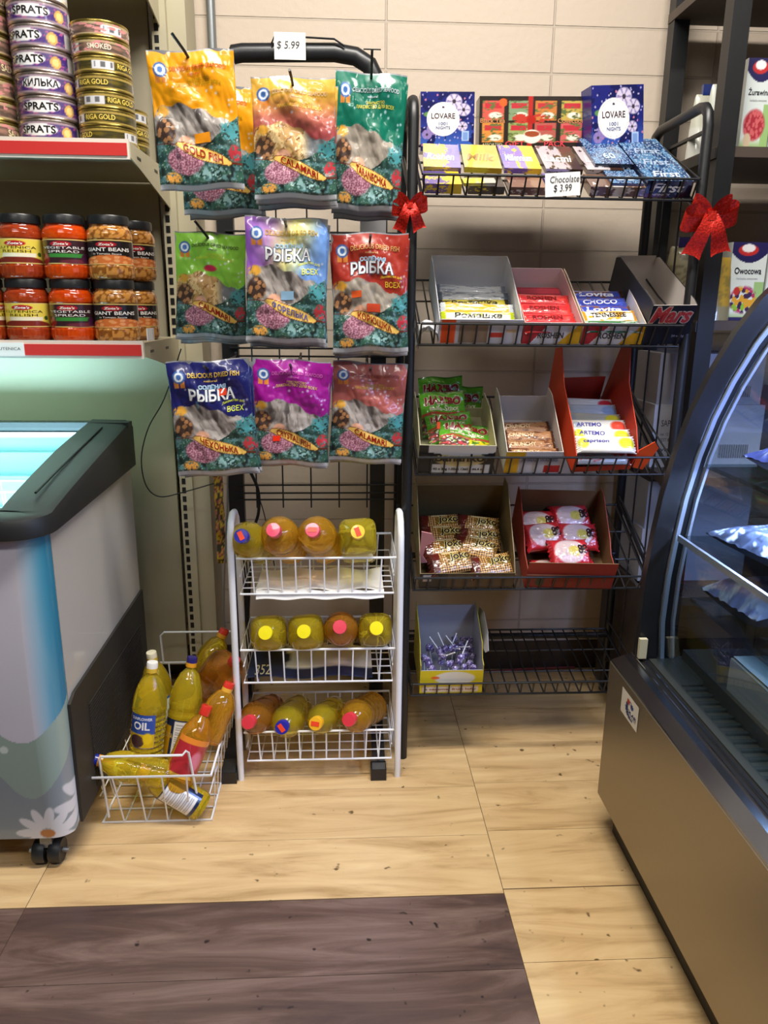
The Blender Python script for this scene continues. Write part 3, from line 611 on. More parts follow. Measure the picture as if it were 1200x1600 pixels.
hooks = [
 # tl, tr, bl pixel corners, Y, paint, texts, label, sticker
 ((228, 80), (364, 76), (250, 298), 1.56, bag_paint('e89a10', 'fish'), seafood('c8542c', '9a8a10') + ban('GOLD FISH'), 'orange GOLD FISH dried fish bag on the highest hook', [(.47, .34, .19, .07, 'f0981c')]),
 ((392, 119), (524, 122), (396, 309), 1.60, bag_paint('c88a40', 'warm'), seafood('d8c0a0', 'e0c040') + ban('CALAMARI'), 'yellow and red CALAMARI bag hanging under the $ 5.99 sign', None),
 ((525, 110), (636, 118), (529, 326), 1.70, bag_paint('0d6b56', 'tan'), seafood('b8c0c8', 'd8c838') + ban('TARANECHKA'), 'dark green TARANECHKA dried fish bag', None),
 ((273, 360), (384, 366), (266, 524), 1.70, bag_paint('8ccc46', 'cal'), seafood('3c4a2c', 'c8d040') + ban('CALAMARI'), 'light green CALAMARI bag hanging below the orange bag', None),
 ((383, 337), (512, 343), (386, 532), 1.62, bag_paint('9a62c4', 'multi'), rybka('x', 'c8a02c', 'e4e440') + ban('ФОРЕЛЬКА', '5a5aa0'), 'purple, yellow and blue fish bag reading РЫБКА', [(.44, .36, .16, .07, '90b8d8')]),
 ((517, 364), (638, 364), (520, 549), 1.66, bag_paint('a23024', 'tan'), rybka('x', 'd8a868', 'e8c83c') + ban('КОРЮШКА'), 'red fish bag reading КОРЮШКА beside the ribbon bow', [(.25, .47, .13, .055, 'f4642c'), (.45, .34, .18, .07, 'c04428')]),
 ((259, 566), (388, 560), (272, 743), 1.57, bag_paint('1c1f62', 'fish'), rybka('x', 'e8c448', 'd0dc40') + ban('ЧЕХОНЬКА'), 'navy blue fish bag reading ЧЕХОНЬКА', [(.60, .70, .11, .06, 'f44a2a')]),
 ((395, 558), (517, 565), (400, 722), 1.63, bag_paint('98188c', 'straight'), seafood('d86cc0', 'c8b84c') + ban('CRYSTAL FISH'), 'magenta CRYSTAL FISH dried fish bag', [(.28, .235, .10, .05, 'f4341c')]),
 ((521, 563), (637, 570), (522, 718), 1.70, bag_paint('b0605a', 'fish'), seafood('8c4440', 'c8a848') + ban('CALAMARI'), 'dusty pink CALAMARI bag in the bottom row', None)]
for k, (tl, tr, bl, Y, pt, tx, lab, stk) in enumerate(hooks):
    a, c, d = at(*tl, Y), at(*tr, Y), at(*bl, Y); W = math.hypot(c[0] - a[0], c[2] - a[2]) * 1.01; Hh = math.hypot(d[0] - a[0], d[2] - a[2]) * 1.01
    roll = math.atan2(c[2] - a[2], c[0] - a[0]); mid = (a + c) / 2
    down = Vector((math.sin(roll), 0, -math.cos(roll))) * .018; top = Vector((mid[0], Y, mid[2])) + down
    mw = Matrix.Translation(top) @ Matrix.Rotation(-roll, 4, 'Y')
    bag = place(fish_bag(W, Hh, k * 3 + 1, pt, tx, 'dried_fish_bag', lab, stk), mw)
    bag['group'] = 'dried fish bags on the hook rack'
    nb = 3
    for j in range(1, nb):
        dx, dz, ry = [(0, 0, 0), (.004, -.007, .02), (-.004, -.012, -.03)][j]
        if k == 0: dx, dz = (.022, -.030) if j == 1 else (.018, -.034)
        if k == 3: dx, dz = -.004 * j, -.006 * j
        sh = ['orange GOLD FISH bag', 'yellow and red CALAMARI bag', 'dark green TARANECHKA bag', 'light green CALAMARI bag', 'purple and yellow РЫБКА bag', 'red КОРЮШКА bag', 'navy blue ЧЕХОНЬКА bag', 'magenta CRYSTAL FISH bag', 'dusty pink CALAMARI bag'][k]
        copy_tree(bag, Matrix.Translation(top + Vector((dx, .024 * j + (.10 if k == 0 else 0), dz))) @ Matrix.Rotation(-roll + ry, 4, 'Y'), sh + (', second on its hook, peeking out behind the first' if j == 1 else ', last on its hook, almost hidden behind two others'), 'dried fish bags on the hook rack')
    # peg hook carrying the bags
    x, z = top.x, top.z; tipY = Y - .045
    b = MB(); up = (.030, .018, .045)[k] if k < 3 else .010; dxh = -.022 if k == 0 else (-.004 if k == 1 else 0)
    if k == 3: up, dxh = .035, -.022
    b.tube([(x, RYB - .018, z - .03), (x, RYB - .018, z + .012), (x, RYB - .03, z + .002), (x, Y + .01, z), (x + dxh * .3, Y - .02, z + up * .35), (x + dxh, tipY, z + up)], .0028, 0, 8)
    if k in (2, ): b.tube([(x - .017, tipY, z + up + .002), (x + .017, tipY, z + up + .002)], .0013, 0, 6)
    b.lathe([(0, 0), (.003, .001), (.0036, .004), (0, .007)], 10, 1) if False else None
    o = b.build('peg_hook', 'black', fr)
p0 = at(309, 306, 1.66)

# ------------------------------------------------------------------ white three tier wire stand with oil bottles
st = thing('wire_stand', 'white three-tier wire stand holding oil bottles', 'stand', (-.06, 1.74, 0))
SX0, SX1, SY0, SY1 = -.257, .127, 1.636, 1.86
for x in (SX0, SX1):
    b = MB(); t = []
    zt = .662
    b.tube([(x, SY0 + .004, 0), (x, SY0, .30), (x, SY0, .575), (x, SY0 + .004, .62), (x, SY0 + .022, .65), (x, SY0 + .05, .664), (x, SY0 + .08, .66), (x, SY0 + .105, .64), (x, SY0 + .115, .60), (x, SY0 + .13, .30), (x, SY0 + .14, 0)], .0078, seg=12)
    b.build('side_frame', 'white', st)
SYB = SY0 + .20
def basket(parent, x0, x1, y0, y1, z0, z1, nx, ny, r=.0019, splay=0.0, name='basket', ins=.0):
    b = MB(); w = r * 1.5
    b.tube([(x0, y0, z1), (x1, y0, z1), (x1, y1, z1), (x0, y1, z1)], w, closed=True, seg=8)
    X0, X1, Y0, Y1 = x0 + ins, x1 - ins, y0 + splay, y1 - ins
    b.tube([(X0, Y0, z0), (X1, Y0, z0), (X1, Y1, z0), (X0, Y1, z0)], w * .9, closed=True, seg=8)
    zm = (z0 + z1) / 2
    b.tube([(X1, Y0, zm), (X1, Y1, zm)], r * .8); b.tube([(X0, Y0, zm), (X0, Y1, zm)], r * .8); b.tube([(X0, Y1, zm), (X1, Y1, zm)], r * .8)
    for k in range(1, nx):
        t = k / nx; x = x0 + (x1 - x0) * t; X = X0 + (X1 - X0) * t
        b.tube([(x, y0, z1), (X, Y0, z0 - .001), (X, Y1, z0 - .001), (x, y1, z1)], r)
    for k in range(1, ny):
        t = k / ny; y = y0 + (y1 - y0) * t; Yy = Y0 + (Y1 - Y0) * t
        b.tube([(x0, y, z1), (X0, Yy, z0 + .001), (X1, Yy, z0 + .001), (x1, y, z1)], r * .9)
    return b.build(name, 'white', parent)
TI = [(.484, .570), (.260, .344), (.050, .128)]
for z0, z1 in TI: basket(st, SX0 + .012, SX1 - .010, SY0 + .006, SYB, z0, z1, 11, 5, ins=.005)
def bottle(mw, L, r, mt, cap, label, sq=0.0, ribs=0, labf=None, dims=None, capr=.0165, sticker=None, name='oil_bottle', group=None, neck=.012, captop=None):
    # lying or standing bottle, base at local origin, +Z to the cap
    t = thing(name, label, 'bottle', mw=mw, group=group)
    sh = L - .055 if dims is None else dims
    prof = [(0, .004), (r * .7, .0), (r * .93, .003), (r, .012)]
    if ribs:
        z0, z1 = .02, sh - .01
        for k in range(ribs * 4 + 1):
            z = z0 + (z1 - z0) * k / (ribs * 4); prof.append((r * (1 - .06 * (.5 - .5 * math.cos(2 * math.pi * k / 4))), z))
    else: prof += [(r, sh * .5), (r * .985, sh * .52), (r, sh * .56)]
    prof += [(r, sh), (r * .96, sh + (L - sh) * .22), (r * .80, sh + (L - sh) * .45), (r * .52 + neck * .3, sh + (L - sh) * .66), (neck * 1.05, sh + (L - sh) * .82), (neck, L - .012), (neck, L - .002), (0, L - .002)]
    b = MB(); b.lathe(prof, 40, 0, sq=sq); b.build('bottle_body', mt, t, local=True)
    b = MB(); b.lathe([(0, L - .002), (neck * 1.25, L - .014), (capr * .98, L - .013), (capr, L - .010), (capr, L + .006), (capr * .93, L + .009), (0, L + .0095)], 32, 0, col=cap)
    if captop: b.lathe([(capr * 1.02, L - .014), (capr * 1.02, L - .004)], 32, 0, col=captop)
    if sticker is not None: b.M = Matrix.Translation((0, 0, L + .0096)) @ Matrix.Rotation(sticker, 4, 'Z'); b.box(-.0055, .0055, -.010, .010, 0, .0005, 0, 'ee4b2c'); b.M = None
    b.build('cap', 'gloss', t, local=True)
    if labf:
        z0, z1, a0, a1, pf, txs = labf; b = MB(); sf = lambda u, v, l=0: np.stack([(r * 1.008 + l) * np.sin(a0 + (a1 - a0) * u), -(r * 1.008 + l) * np.cos(a0 + (a1 - a0) * u), z0 + v * (z1 - z0)], -1)
        b.grid(60, 40, lambda u, v: sf(u, v), pf)
        for tx, rc, co in txs: b.text(tx, rc, sf, co, bold=.03)
        b.build('label_wrap', 'gloss', t, local=True)
    return t
def lying(px, py, tier, br, mt, cap, label, tilt=0.0, L=.215, capY=1.615, dxb=.0, **kw):
    z0, z1 = TI[tier]; p = at(px, py, capY); q = (p[0] + dxb, SYB - .012, z0 + br + .003)
    v = Vector((p[0] - q[0], p[1] - q[1], p[2] - q[2])).normalized(); base = Vector(tuple(p)) - v * L
    return bottle(axis_to(base, tuple(p), kw.pop('roll', 0)), L, br, mt, cap, label, group='oil bottles lying in the white wire stand', **kw)
lying(378, 838, 0, .043, 'oilg', '2c2c9c', 'oil bottle with blue cap, top tier of the white stand', dxb=.03, sticker=.2, L=.20)
lying(428, 829, 0, .045, 'oila', 'e64a68', 'amber oil bottle with pink cap, beside the blue-capped one on the top tier', dxb=.032, ribs=3, L=.20)
lying(489, 829, 0, .045, 'oila', 'e64a68', 'amber oil bottle with pink cap and orange sticker on the top tier', dxb=.03, ribs=3, sticker=1.3, L=.20)
lying(559, 832, 0, .043, 'oil', 'ecc83c', 'square yellow oil bottle on the top tier of the white stand', dxb=.006, sq=3.0, sticker=.3, L=.20)
lying(415, 989, 1, .042, 'oilg', 'f0e020', 'square oil bottle with yellow cap at one end of the middle tier', sq=1.6, dxb=.004, L=.20)
lying(475, 987, 1, .042, 'oilg', 'f0e020', 'square oil bottle with yellow cap next to the red-capped one, middle tier', sq=1.6, dxb=.008, L=.20)
lying(531, 980, 1, .041, 'oilr', 'e04858', 'amber oil bottle with red cap in the middle tier', dxb=.008, L=.20)
lying(588, 982, 1, .040, 'oilg', 'f0e020', 'square oil bottle with yellow cap against the frame, middle tier', sq=1.6, dxb=.0, L=.20)
lying(389, 1128, 2, .040, 'oilr', 'dc3c48', 'amber oil bottle with red cap at one end of the bottom tier', dxb=.04, L=.20)
lying(441, 1136, 2, .040, 'oilg', '2c2c9c', 'oil bottle with blue cap, bottom tier of the white stand', dxb=.032, sticker=.2, L=.19)
lying(494, 1130, 2, .037, 'oilg', 'f0b428', 'oil bottle with yellow and orange cap, bottom tier of the white stand', dxb=.05, sticker=.9, L=.19)
lying(546, 1124, 2, .041, 'oila', 'dc3c48', 'ribbed amber oil bottle with red cap lying on the bottom tier', dxb=.075, ribs=4, L=.20)
b = MB(); b.grid(30, 12, lambda u, v: np.stack([-.205 + u * .295, SY0 + .012 + v * .15, .490 + .004 * np.sin(u * 17 + v * 3) - .0 * v], -1), 'eceae4'); b.grid(30, 4, lambda u, v: np.stack([-.205 + u * .295, SY0 + .003 + .009 * v, .472 + .018 * v + .002 * np.sin(u * 20)], -1), 'eceae4'); tag(b.build('paper_liner', 'paper'), 'white paper sheet lining the top tier of the wire stand', 'paper')
b = MB(); b.grid(30, 12, lambda u, v: np.stack([-.235 + u * .30, SY0 + .014 + v * .15, .268 + .004 * np.sin(u * 11) + .012 * v], -1), lambda u, v: over(flat(u, '1c2440'), (u > .25 + .1 * fbm(u, v, 6)) & (v > .2 + .25 * fbm(u, v, 4, 4)), 'dcd8d0')); 
b.text('352', (.06, .05, .18, .35), lambda U, V, l: np.stack([-.235 + U * .30, SY0 + .014 + V * .15, .268 + .004 * np.sin(U * 11) + .012 * V + .001], -1), 'd0c8a0')
tag(b.build('torn_card', 'card'), 'dark blue torn cardboard sheet lining the middle tier', 'cardboard')

# ------------------------------------------------------------------ white wire basket on the floor
fb = thing('wire_basket', 'white wire floor basket full of oil bottles beside the freezer', 'basket', (-.42, 1.72, 0))
BX0, BX1, BY0, BY1 = -.548, -.300, 1.452, 2.0
basket(fb, BX0 - .008, BX1 + .008, BY0, BY1, .003, .140, 5, 11, r=.0020, splay=.034, ins=.012, name='basket_body')
b = MB(); b.tube([(BX0 + .03, BY1, .14), (BX0 + .03, BY1 - .01, .228), (BX0 + .04, BY1 - .01, .238), (BX1 - .02, BY1 - .01, .238), (BX1 - .01, BY1 - .01, .228), (BX1 - .01, BY1, .14)], .0028); b.build('handle', 'white', fb)
b = MB(); b.tube([(BX0 + .020, BY0 + .03, .02), (BX0 + .015, BY0 + .02, .17), (BX0 + .018, BY0 + .02, .178), (BX1 - .055, BY0 + .02, .178), (BX1 - .048, BY0 + .024, .186), (BX1 - .044, BY0 + .03, .178), (BX1 - .03, BY0 + .04, .03)], .0028); b.build('handle', 'white', fb)
def oil_label(u, v):
    c = flat(u, '2f52a8'); c = over(c, rect(u, v, .0, .0, 1, .42), 'd9b41c'); c = over(c, disc(u, v, .35, .2, .3, .2, .1), '4a3038'); c = over(c, disc(u, v, .75, .3, .2, .2, .3), 'f0cc20'); return c
def white_label(u, v): return over(over(over(flat(u, '1c2a50'), rect(u, v, .30, .08, .85, .95), 'e6e6e8'), rect(u, v, .34, .15, .80, .88) * (np.modf(v * 16)[0] > .6), '9a9aa4'), rect(u, v, .0, .0, .22, .8), 'd8a820')
def red_label(u, v): return over(over(over(flat(u, 'b02c34'), v > .86, 'e88a30'), disc(u, v, .7, .45, .2, .3, .3), 'd8788c'), v < .10, 'e0b040')
BG = 'oil bottles in the floor basket'
bA = axis_to(tuple(at(212, 1172, 1.60)), tuple(at(238, 1044, 1.63)))
def bot2(base_px, cap_px, Yb, Yc, r, mt, cap, label, **kw):
    a = Vector(tuple(at(*base_px, Yb))); c = Vector(tuple(at(*cap_px, Yc))); L = (c - a).length
    return bottle(axis_to(tuple(a), tuple(c), kw.pop('roll', 0)), L, r, mt, cap, label, group=BG, neck=.0085, capr=.0125, dims=kw.pop('dims', L * .60), **kw)
bot2((228, 1192), (238, 1040), 1.565, 1.585, .038, 'oil', 'f0eee6', 'sunflower oil bottle with blue OIL label standing in the floor basket', ribs=9, labf=(.055, .135, -.9, .75, oil_label, [('SUNFLOWER', (.12, .84, .88, .92), 'e8ecf8'), ('OIL', (.22, .56, .80, .78), 'f8f8fc')]), captop='e0bc40', roll=R(-8))
bot2((258, 1150), (237, 1024), 1.72, 1.70, .036, 'oilg', 'f0e6c4', 'oil bottle with white label behind the OIL-labelled bottle', labf=(.06, .13, -.2, 1.2, lambda u, v: over(flat(u, '3a62a8'), rect(u, v, .3, .1, .9, .9), 'd8e0e8'), []), captop='e0bc40')
bot2((276, 1186), (300, 1032), 1.62, 1.66, .038, 'oil', '2a2468', 'sunflower oil bottle with navy cap leaning in the floor basket', ribs=6, labf=(.02, .11, -1.2, 1.1, white_label, [('OLITA', (.05, .5, .28, .62), 'e0c060')]), captop='e8a028', roll=R(10))
bot2((300, 1090), (349, 988), 1.80, 1.84, .038, 'oilg', 'd83c28', 'greenish oil bottle with red and yellow cap leaning at the back', captop='e8a830')
bot2((318, 1072), (366, 1032), 1.84, 1.66, .046, 'oilr', 'd83440', 'large amber oil jug lying behind the others in the floor basket', sq=1.5)
bot2((322, 1158), (357, 1072), 1.58, 1.62, .034, 'oila', 'd83428', 'amber oil bottle with red and yellow cap by the basket side', captop='e8b040')
bot2((272, 1232), (322, 1108), 1.50, 1.56, .036, 'oila', 'd83428', 'oil bottle with red label lying across the floor basket', labf=(.035, .125, -1.1, 1.2, red_label, []), roll=R(5))
bot2((262, 1212), (150, 1187), 1.50, 1.485, .033, 'oil', '1c2a90', 'oil bottle lying sideways with its blue cap over the basket rim', ribs=5, captop='e8a028')
bot2((318, 1262), (222, 1205), 1.50, 1.50, .033, 'oil', 'e8b040', 'oil bottle lying low in front with a white nutrition label', labf=(.02, .105, -1.3, 1.5, white_label, []), roll=R(-10))
# cables behind the stand
def cable(name, pts, r, label, m='cable'):
    P = [Vector(p) for p in pts]; out = []
    for i in range(len(P) - 1):
        p0, p1, p2, p3 = P[max(i - 1, 0)], P[i], P[i + 1], P[min(i + 2, len(P) - 1)]
        for k in range(6): t = k / 6; out.append(.5 * ((2 * p1) + (-p0 + p2) * t + (2 * p0 - 5 * p1 + 4 * p2 - p3) * t * t + (-p0 + 3 * p1 - 3 * p2 + p3) * t ** 3))
    out.append(P[-1]); b = MB(); b.tube([tuple(p) for p in out], r, seg=8); return tag(b.build(name, m), label, 'cable')
cable('power_cable', [at(283, 545, 1.99), at(257, 622, 1.99), at(232, 668, 1.98), at(221, 715, 1.97), at(228, 758, 1.97), at(250, 776, 1.97), at(290, 768, 1.97), at(345, 752, 1.97)], .0016, 'thin black cable looping down beside the navy fish bag')
cable('power_cable', [at(390, 735, 1.95), at(403, 765, 1.95), at(404, 800, 1.95), at(395, 840, 1.95), at(388, 950, 1.95), at(384, 1040, 1.95)], .0042, 'thick black cable hanging behind the top of the white stand')
cable('power_cable', [at(400, 765, 1.96), at(412, 800, 1.96), at(420, 840, 1.97), at(432, 900, 1.97)], .0014, 'thin black cable behind the pink-capped bottles')
cable('power_cable', [at(356, 742, 1.94), at(355, 800, 1.94), at(352, 860, 1.94), at(350, 940, 1.94), at(352, 1010, 1.94)], .0022, 'pale cable hanging beside the black post', 'gray')
b = MB(); q = at(343, 790, 1.955); b.grid(8, 50, lambda u, v: np.stack([q[0] - .012 + u * .024, 1.952 - .004 * np.sin(v * 20), q[2] - .16 + v * .25], -1), lambda u, v: over(over(flat(u, '3a3428'), fbm(u, v, 5, 2, 6) > .5, 'c8a828'), fbm(u, v, 7, 6, 5) > .62, 'b86850')); tag(b.build('sachet_strip', 'film'), 'narrow hanging strip of colourful sachets on the black post', 'packet')
# red glitter bows
def bow(name, c, s, label, ry=0.0):
    t = thing(name, label, 'bow', tuple(c)); x, y, z = c
    for sx, rot in ((-1, .25), (1, -.1)):
        for lift, sc in ((.0, 1.0), (.5, .72)):
            b = MB(); w = .020 * s
            def f(u, v, sx=sx, lift=lift, sc=sc):
                a = u * 2 * math.pi; rx = .030 * s * sc; rz = .012 * s * sc; cx = sx * rx * (1 - np.cos(a)); cz = rz * np.sin(a) * 1.2 + cx * sx * (.55 if lift else -.12 if sx < 0 else .12)
                ww = w * (.45 + .55 * np.sin(a / 2)); return np.stack([x + cx + .2 * (v - .5) * ww * -sx, y - .006 - (v - .5) * .012 * s, z + cz + (v - .5) * ww * 1.7], -1)
            b.grid(36, 6, f); b.build('ribbon_loop', 'cloth', t)
    for sx, ln in ((-1, 1.0), (1, .92)):
        b = MB(); n = 20
        def f(u, v, sx=sx, ln=ln):
            L = ln * .085 * s; w = .013 * s * (1 + 1.2 * v); notch = np.where(v > .99, .012 * s * (1 - np.abs(2 * u - 1)), 0)
            return np.stack([x + sx * (.004 + .030 * s * v) + (u - .5) * w * 1.5, y - .010 - .006 * np.sin(v * 5), z - L * v + notch * .8 + (u - .5) * .012 * sx], -1)
        b.grid(8, n, f); b.build('ribbon_tail', 'cloth', t)
    MB().box(x - .009 * s, x + .009 * s, y - .014, y + .004, z - .009 * s, z + .010 * s).build('knot', 'cloth', t)
    return t
# ------------------------------------------------------------------ black five tier wire candy rack
RX0, RX1, RY0, RY1 = .152, .768, 1.722, 2.02
cr = thing('candy_rack', 'black wire candy rack with sloping basket tiers standing against the block wall', 'rack', (.46, 1.87, 0))
for x in (RX0 - .006, RX1 + .004):
    b = MB(); b.tube([(x, RY0, 0), (x, RY0, .8), (x, RY0, 1.50), (x, RY0 + .006, 1.525), (x, RY0 + .022, 1.54), (x, RY0 + .05, 1.545), (x, RY1 - .04, 1.545), (x, RY1 - .012, 1.535), (x, RY1 + .002, 1.51), (x, RY1 + .006, 1.47), (x, RY1 + .006, .02)], .0115, seg=12)
    for z in (1.48, 1.19, .90, .60): b.tube([(x, RY0, z - .15), (x, RY1, z)], .005, seg=8)
    b.tube([(x, RY0, .25), (x, RY1, .12)], .005, seg=8); b.tube([(x, RY0, .035), (x, RY1, .035)], .006, seg=8)
    for yy in (.10, .20): b.tube([(x, RY0 + yy, .07), (x, RY0 + yy, 1.42)], .0022)
    b.build('side_frame', 'black', cr)
    
TIER = [(1.352, .150), (1.043, .148), (.747, .150), (.461, .140), (.178, .052)]
TM = []
TX0, TX1 = RX0 + .012, RX1 - .014
for k, (z, rise) in enumerate(TIER):
    ang = math.atan2(rise, RY1 - RY0 - .02); L = math.hypot(rise, RY1 - RY0 - .02)
    m = Matrix.Translation((0, RY0 - .004, z)) @ Matrix.Rotation(ang, 4, 'X'); TM.append((m, L, ang))
    b = MB(); b.M = m; w = TX1 - TX0; lip = (.046, .055, .055, .046, .038)[k]; la = math.radians(0) - ang
    up = lambda x, h: (x, -.004, h)
    b.tube([(TX0, 0, 0), (TX1, 0, 0), (TX1, L, 0), (TX0, L, 0)], .0030, closed=True, seg=8)
    b.tube([up(TX0 + .004, lip), up(TX1 - .004, lip)], .0028, seg=8)
    n = 19
    for i in range(n + 1):
        x = TX0 + .004 + (w - .008) * i / n; b.tube([up(x, lip), (x, 0, -.001), (x, L, -.001)], .0021)
    for q in (.33, .66): b.tube([(TX0, L * q, -.003), (TX1, L * q, -.003)], .0024)
    for x in (TX0, TX1): b.tube([up(x, lip), (x, L * .55, .035), (x, L, .03)], .0022)
    b.build('basket_tier', 'black', cr)
b = MB()
for z in (.45, .20): b.tube([(RX0, RY1, z), (RX1, RY1, z)], .009, seg=10)
b.build('crossbar', 'black', cr)

def tx_(px, py, Y=1.722): return at(px, py, Y)[0]
def tmat(k, x, y, rz=0.0, dz=0.0, rx=0.0): return TM[k][0] @ Matrix.Translation((x, y, .003 + dz)) @ Matrix.Rotation(rz, 4, 'Z') @ Matrix.Rotation(rx, 4, 'X')
def sheet(b, poly, fn, t, m, c1): b.prism(poly, fn, t, m, c1)
def tray(name, mw, label, w, d, hf, hb, out='d8d8da', inn='d4d2d4', front=None, ftexts=(), side=None, back=True, cut=None, flare=0.0, th=.0018, floor_=True, fh=None):
    # open display box; local x across, y to the back, z up; origin front-left-bottom
    t = thing(name, label, 'box', mw=mw); b = MB(); side = side or [(0, 0), (d, 0), (d, hb), (d * .92, hb), (0, hf)]
    if floor_: b.box(0, w, 0, d, 0, th, 0, inn)
    for x, s in ((0, 1), (w - th, 1)):
        b.prism([(p[0], p[1]) for p in side], lambda a, c, ww, x=x: (x + ww + (flare * c if x else 0), a, c), th, 0, out if x else out)
        xi = x + th + .0002 if x == 0 else x - .0002
        b.add([(xi + (flare * p[1] if x else 0), p[0], p[1]) for p in side], [tuple(range(len(side)))], 0, inn)
    if back: b.box(th, w - th, d - th, d, 0, hb if not cut else cut, 0, inn)
    o = b.build('box_body', 'card', t, local=True, smooth=False)
    b = MB(); fh = fh or hf; sf = lambda u, v, l=0: np.stack([u * w, np.full_like(u, -l - .0004), v * fh], -1)
    b.box(0, w, 0, th, 0, fh, 0, inn); b.grid(70, 30, lambda u, v: sf(u, v), front or (lambda u, v: flat(u, out)))
    for tx in ftexts: b.text(tx[0], tx[1], sf, tx[2], bold=.03, shear=tx[3] if len(tx) > 3 else 0, outline=tx[4] if len(tx) > 4 else None)
    b.build('front_panel', 'card', t, local=True, smooth=False)
    return t
def pillow_sf(w, h, t, seed, crimp=.1):
    def sf(u, v, l=0.0, side=1):
        eu = np.clip(np.minimum(u, 1 - u) / crimp, 0, 1); e = (np.sin(eu * math.pi / 2)) * np.clip(4 * v * (1 - v), 0, 1) ** .45
        wr = (fbm(u, v, 9, seed) - .5) * .25 * e; zig = .0012 * np.sin(v * 60) * (eu < .6)
        z = t * .5 + side * (t * .5 * e * (1 + wr) + l + .0004); hh = h * (1 - .10 * np.sin(eu * math.pi / 2)); return np.stack([(u - .5) * w + .002 * np.sin(v * 40) * (eu < .1), (v - .5) * hh, z + zig], -1)
    return sf
def wrapper(name, mw, label, w, h, t, paint, texts=(), seed=1, cat='candy', group=None, mt='film', crimp=.1, back='a8a8a8'):
    T = thing(name, label, cat, mw=mw, group=group); b = MB(); sf = pillow_sf(w, h, t, seed, crimp)
    b.grid(72, 44, lambda u, v: sf(u, v), paint); b.grid(18, 10, lambda u, v: sf(u, v, 0, -1), back, flip=True)
    for tx in texts: b.text(tx[0], tx[1], lambda U, V, l: sf(U, V, l), tx[2], bold=.03, shear=tx[3] if len(tx) > 3 else 0, outline=tx[4] if len(tx) > 4 else None, lift=.0006)
    b.build('wrapper', mt, T, local=True); return T
def slabbox(name, mw, label, w, d, h, top, front, sidec, ttexts=(), ftexts=(), cat='box', group=None, mt='gloss', ntop=(60, 60)):
    # closed carton lying flat, local origin front-left-bottom
    T = thing(name, label, cat, mw=mw, group=group); b = MB(); b.box(0, w, 0, d, 0, h, 0, sidec)
    ts = lambda u, v, l=0: np.stack([u * w, v * d, np.full_like(u, h + .0004 + l)], -1); fs = lambda u, v, l=0: np.stack([u * w, np.full_like(u, -.0004 - l), v * h], -1)
    b.grid(*ntop, lambda u, v: ts(u, v), top); b.grid(ntop[0], 16, lambda u, v: fs(u, v), front)
    for tx in ttexts: b.text(tx[0], tx[1], ts, tx[2], bold=.02, shear=tx[3] if len(tx) > 3 else 0, outline=tx[4] if len(tx) > 4 else None)
    for tx in ftexts: b.text(tx[0], tx[1], fs, tx[2], bold=.02, shear=tx[3] if len(tx) > 3 else 0)
    b.build('carton', mt, T, local=True, smooth=False); return T

# --- top tier: tea gift boxes standing at the back
def lovare_paint(seed):
    def f(u, v):
        c = over(flat(u, '1f2470'), ramp(v, .55, .0), '3f6fc8'); c = over(c, fbm(u, v, 5, seed) > .58, '161a52')
        d, i = vor(u, v, 12, seed); c = over(c, (d < .17) & (i > .6), 'a8a0d0'); c = over(c, (d < .2) & (i < .10), 'c07898')
        for (cx, cy, r) in ((.62, .84, .14), (.80, .70, .12), (.78, .42, .09), (.24, .38, .12), (.12, .28, .09)):
            dd, ii = vor(u, v, 22, seed + 2); a = np.arctan2(v - cy, u - cx); c = over(c, disc(u, v, cx, cy, r * (1 + .15 * 1), r * .95, .15), 'cfc4dc' if cx > .5 else '8c74b4'); c = over(c, disc(u, v, cx, cy, r, r, .1) * (np.cos(a * 6) > .55), '8d82b0'); c = over(c, disc(u, v, cx, cy, r * .28, r * .28, .2), '3c3440')
        c = over(c, disc(u, v, .14, .62, .10, .05, .3), '5e8a50'); c = over(c, disc(u, v, .42, .54, .31, .29, .03), 'f2efee'); c = over(c, disc(u, v, .42, .54, .28, .26, .02) * (1 - disc(u, v, .42, .54, .275, .255, .02)), 'b8a8a0')
        c = over(c, rect(u, v, .77, .17, .90, .34), 'a8c0e8'); c = over(c, rect(u, v, .79, .19, .88, .32), '7898d0'); c = over(c, disc(u, v, .42, .74, .025, .02), '3a2c40')
        return c
    return f
def stand_box(name, c00, c10, c01, Y, dpt, paint, texts, sidec, label, tilt=0.0, yaw=0.0, res=(90, 90)):
    # bottom-left, bottom-right and top-left pixel corners on plane Y
    a, c, d = at(*c00, Y), at(*c10, Y), at(*c01, Y); w = math.hypot(c[0] - a[0], c[2] - a[2]); h = (d[2] - a[2]) / math.cos(tilt)
    mw = Matrix.Translation(tuple(a)) @ Matrix.Rotation(-math.atan2(c[2] - a[2], c[0] - a[0]), 4, 'Y') @ Matrix.Rotation(yaw, 4, 'Z') @ Matrix.Rotation(-tilt, 4, 'X')
    T = thing(name, label, 'box', mw=mw); b = MB(); b.box(0, w, 0, dpt, 0, h, 0, sidec); fs = lambda u, v, l=0: np.stack([u * w, np.full_like(u, -.0004 - l), v * h], -1)
    b.grid(*res, lambda u, v: fs(u, v), paint)
    for tx in texts: b.text(tx[0], tx[1], fs, tx[2], bold=.015, outline=tx[3] if len(tx) > 3 else None)
    b.build('carton', 'gloss', T, local=True, smooth=False); return T
LT = [('LOVARE', (.20, .55, .64, .64), '4a3c48'), ('1001', (.34, .44, .50, .49), '5a6a98'), ('NIGHTS', (.29, .37, .55, .42), '5a6a98')]
stand_box('tea_box', (657, 236), (740, 236), (657, 143), 1.955, .045, lovare_paint(3), LT, '1c2364', 'dark blue floral LOVARE tea box beside the green fish bag')
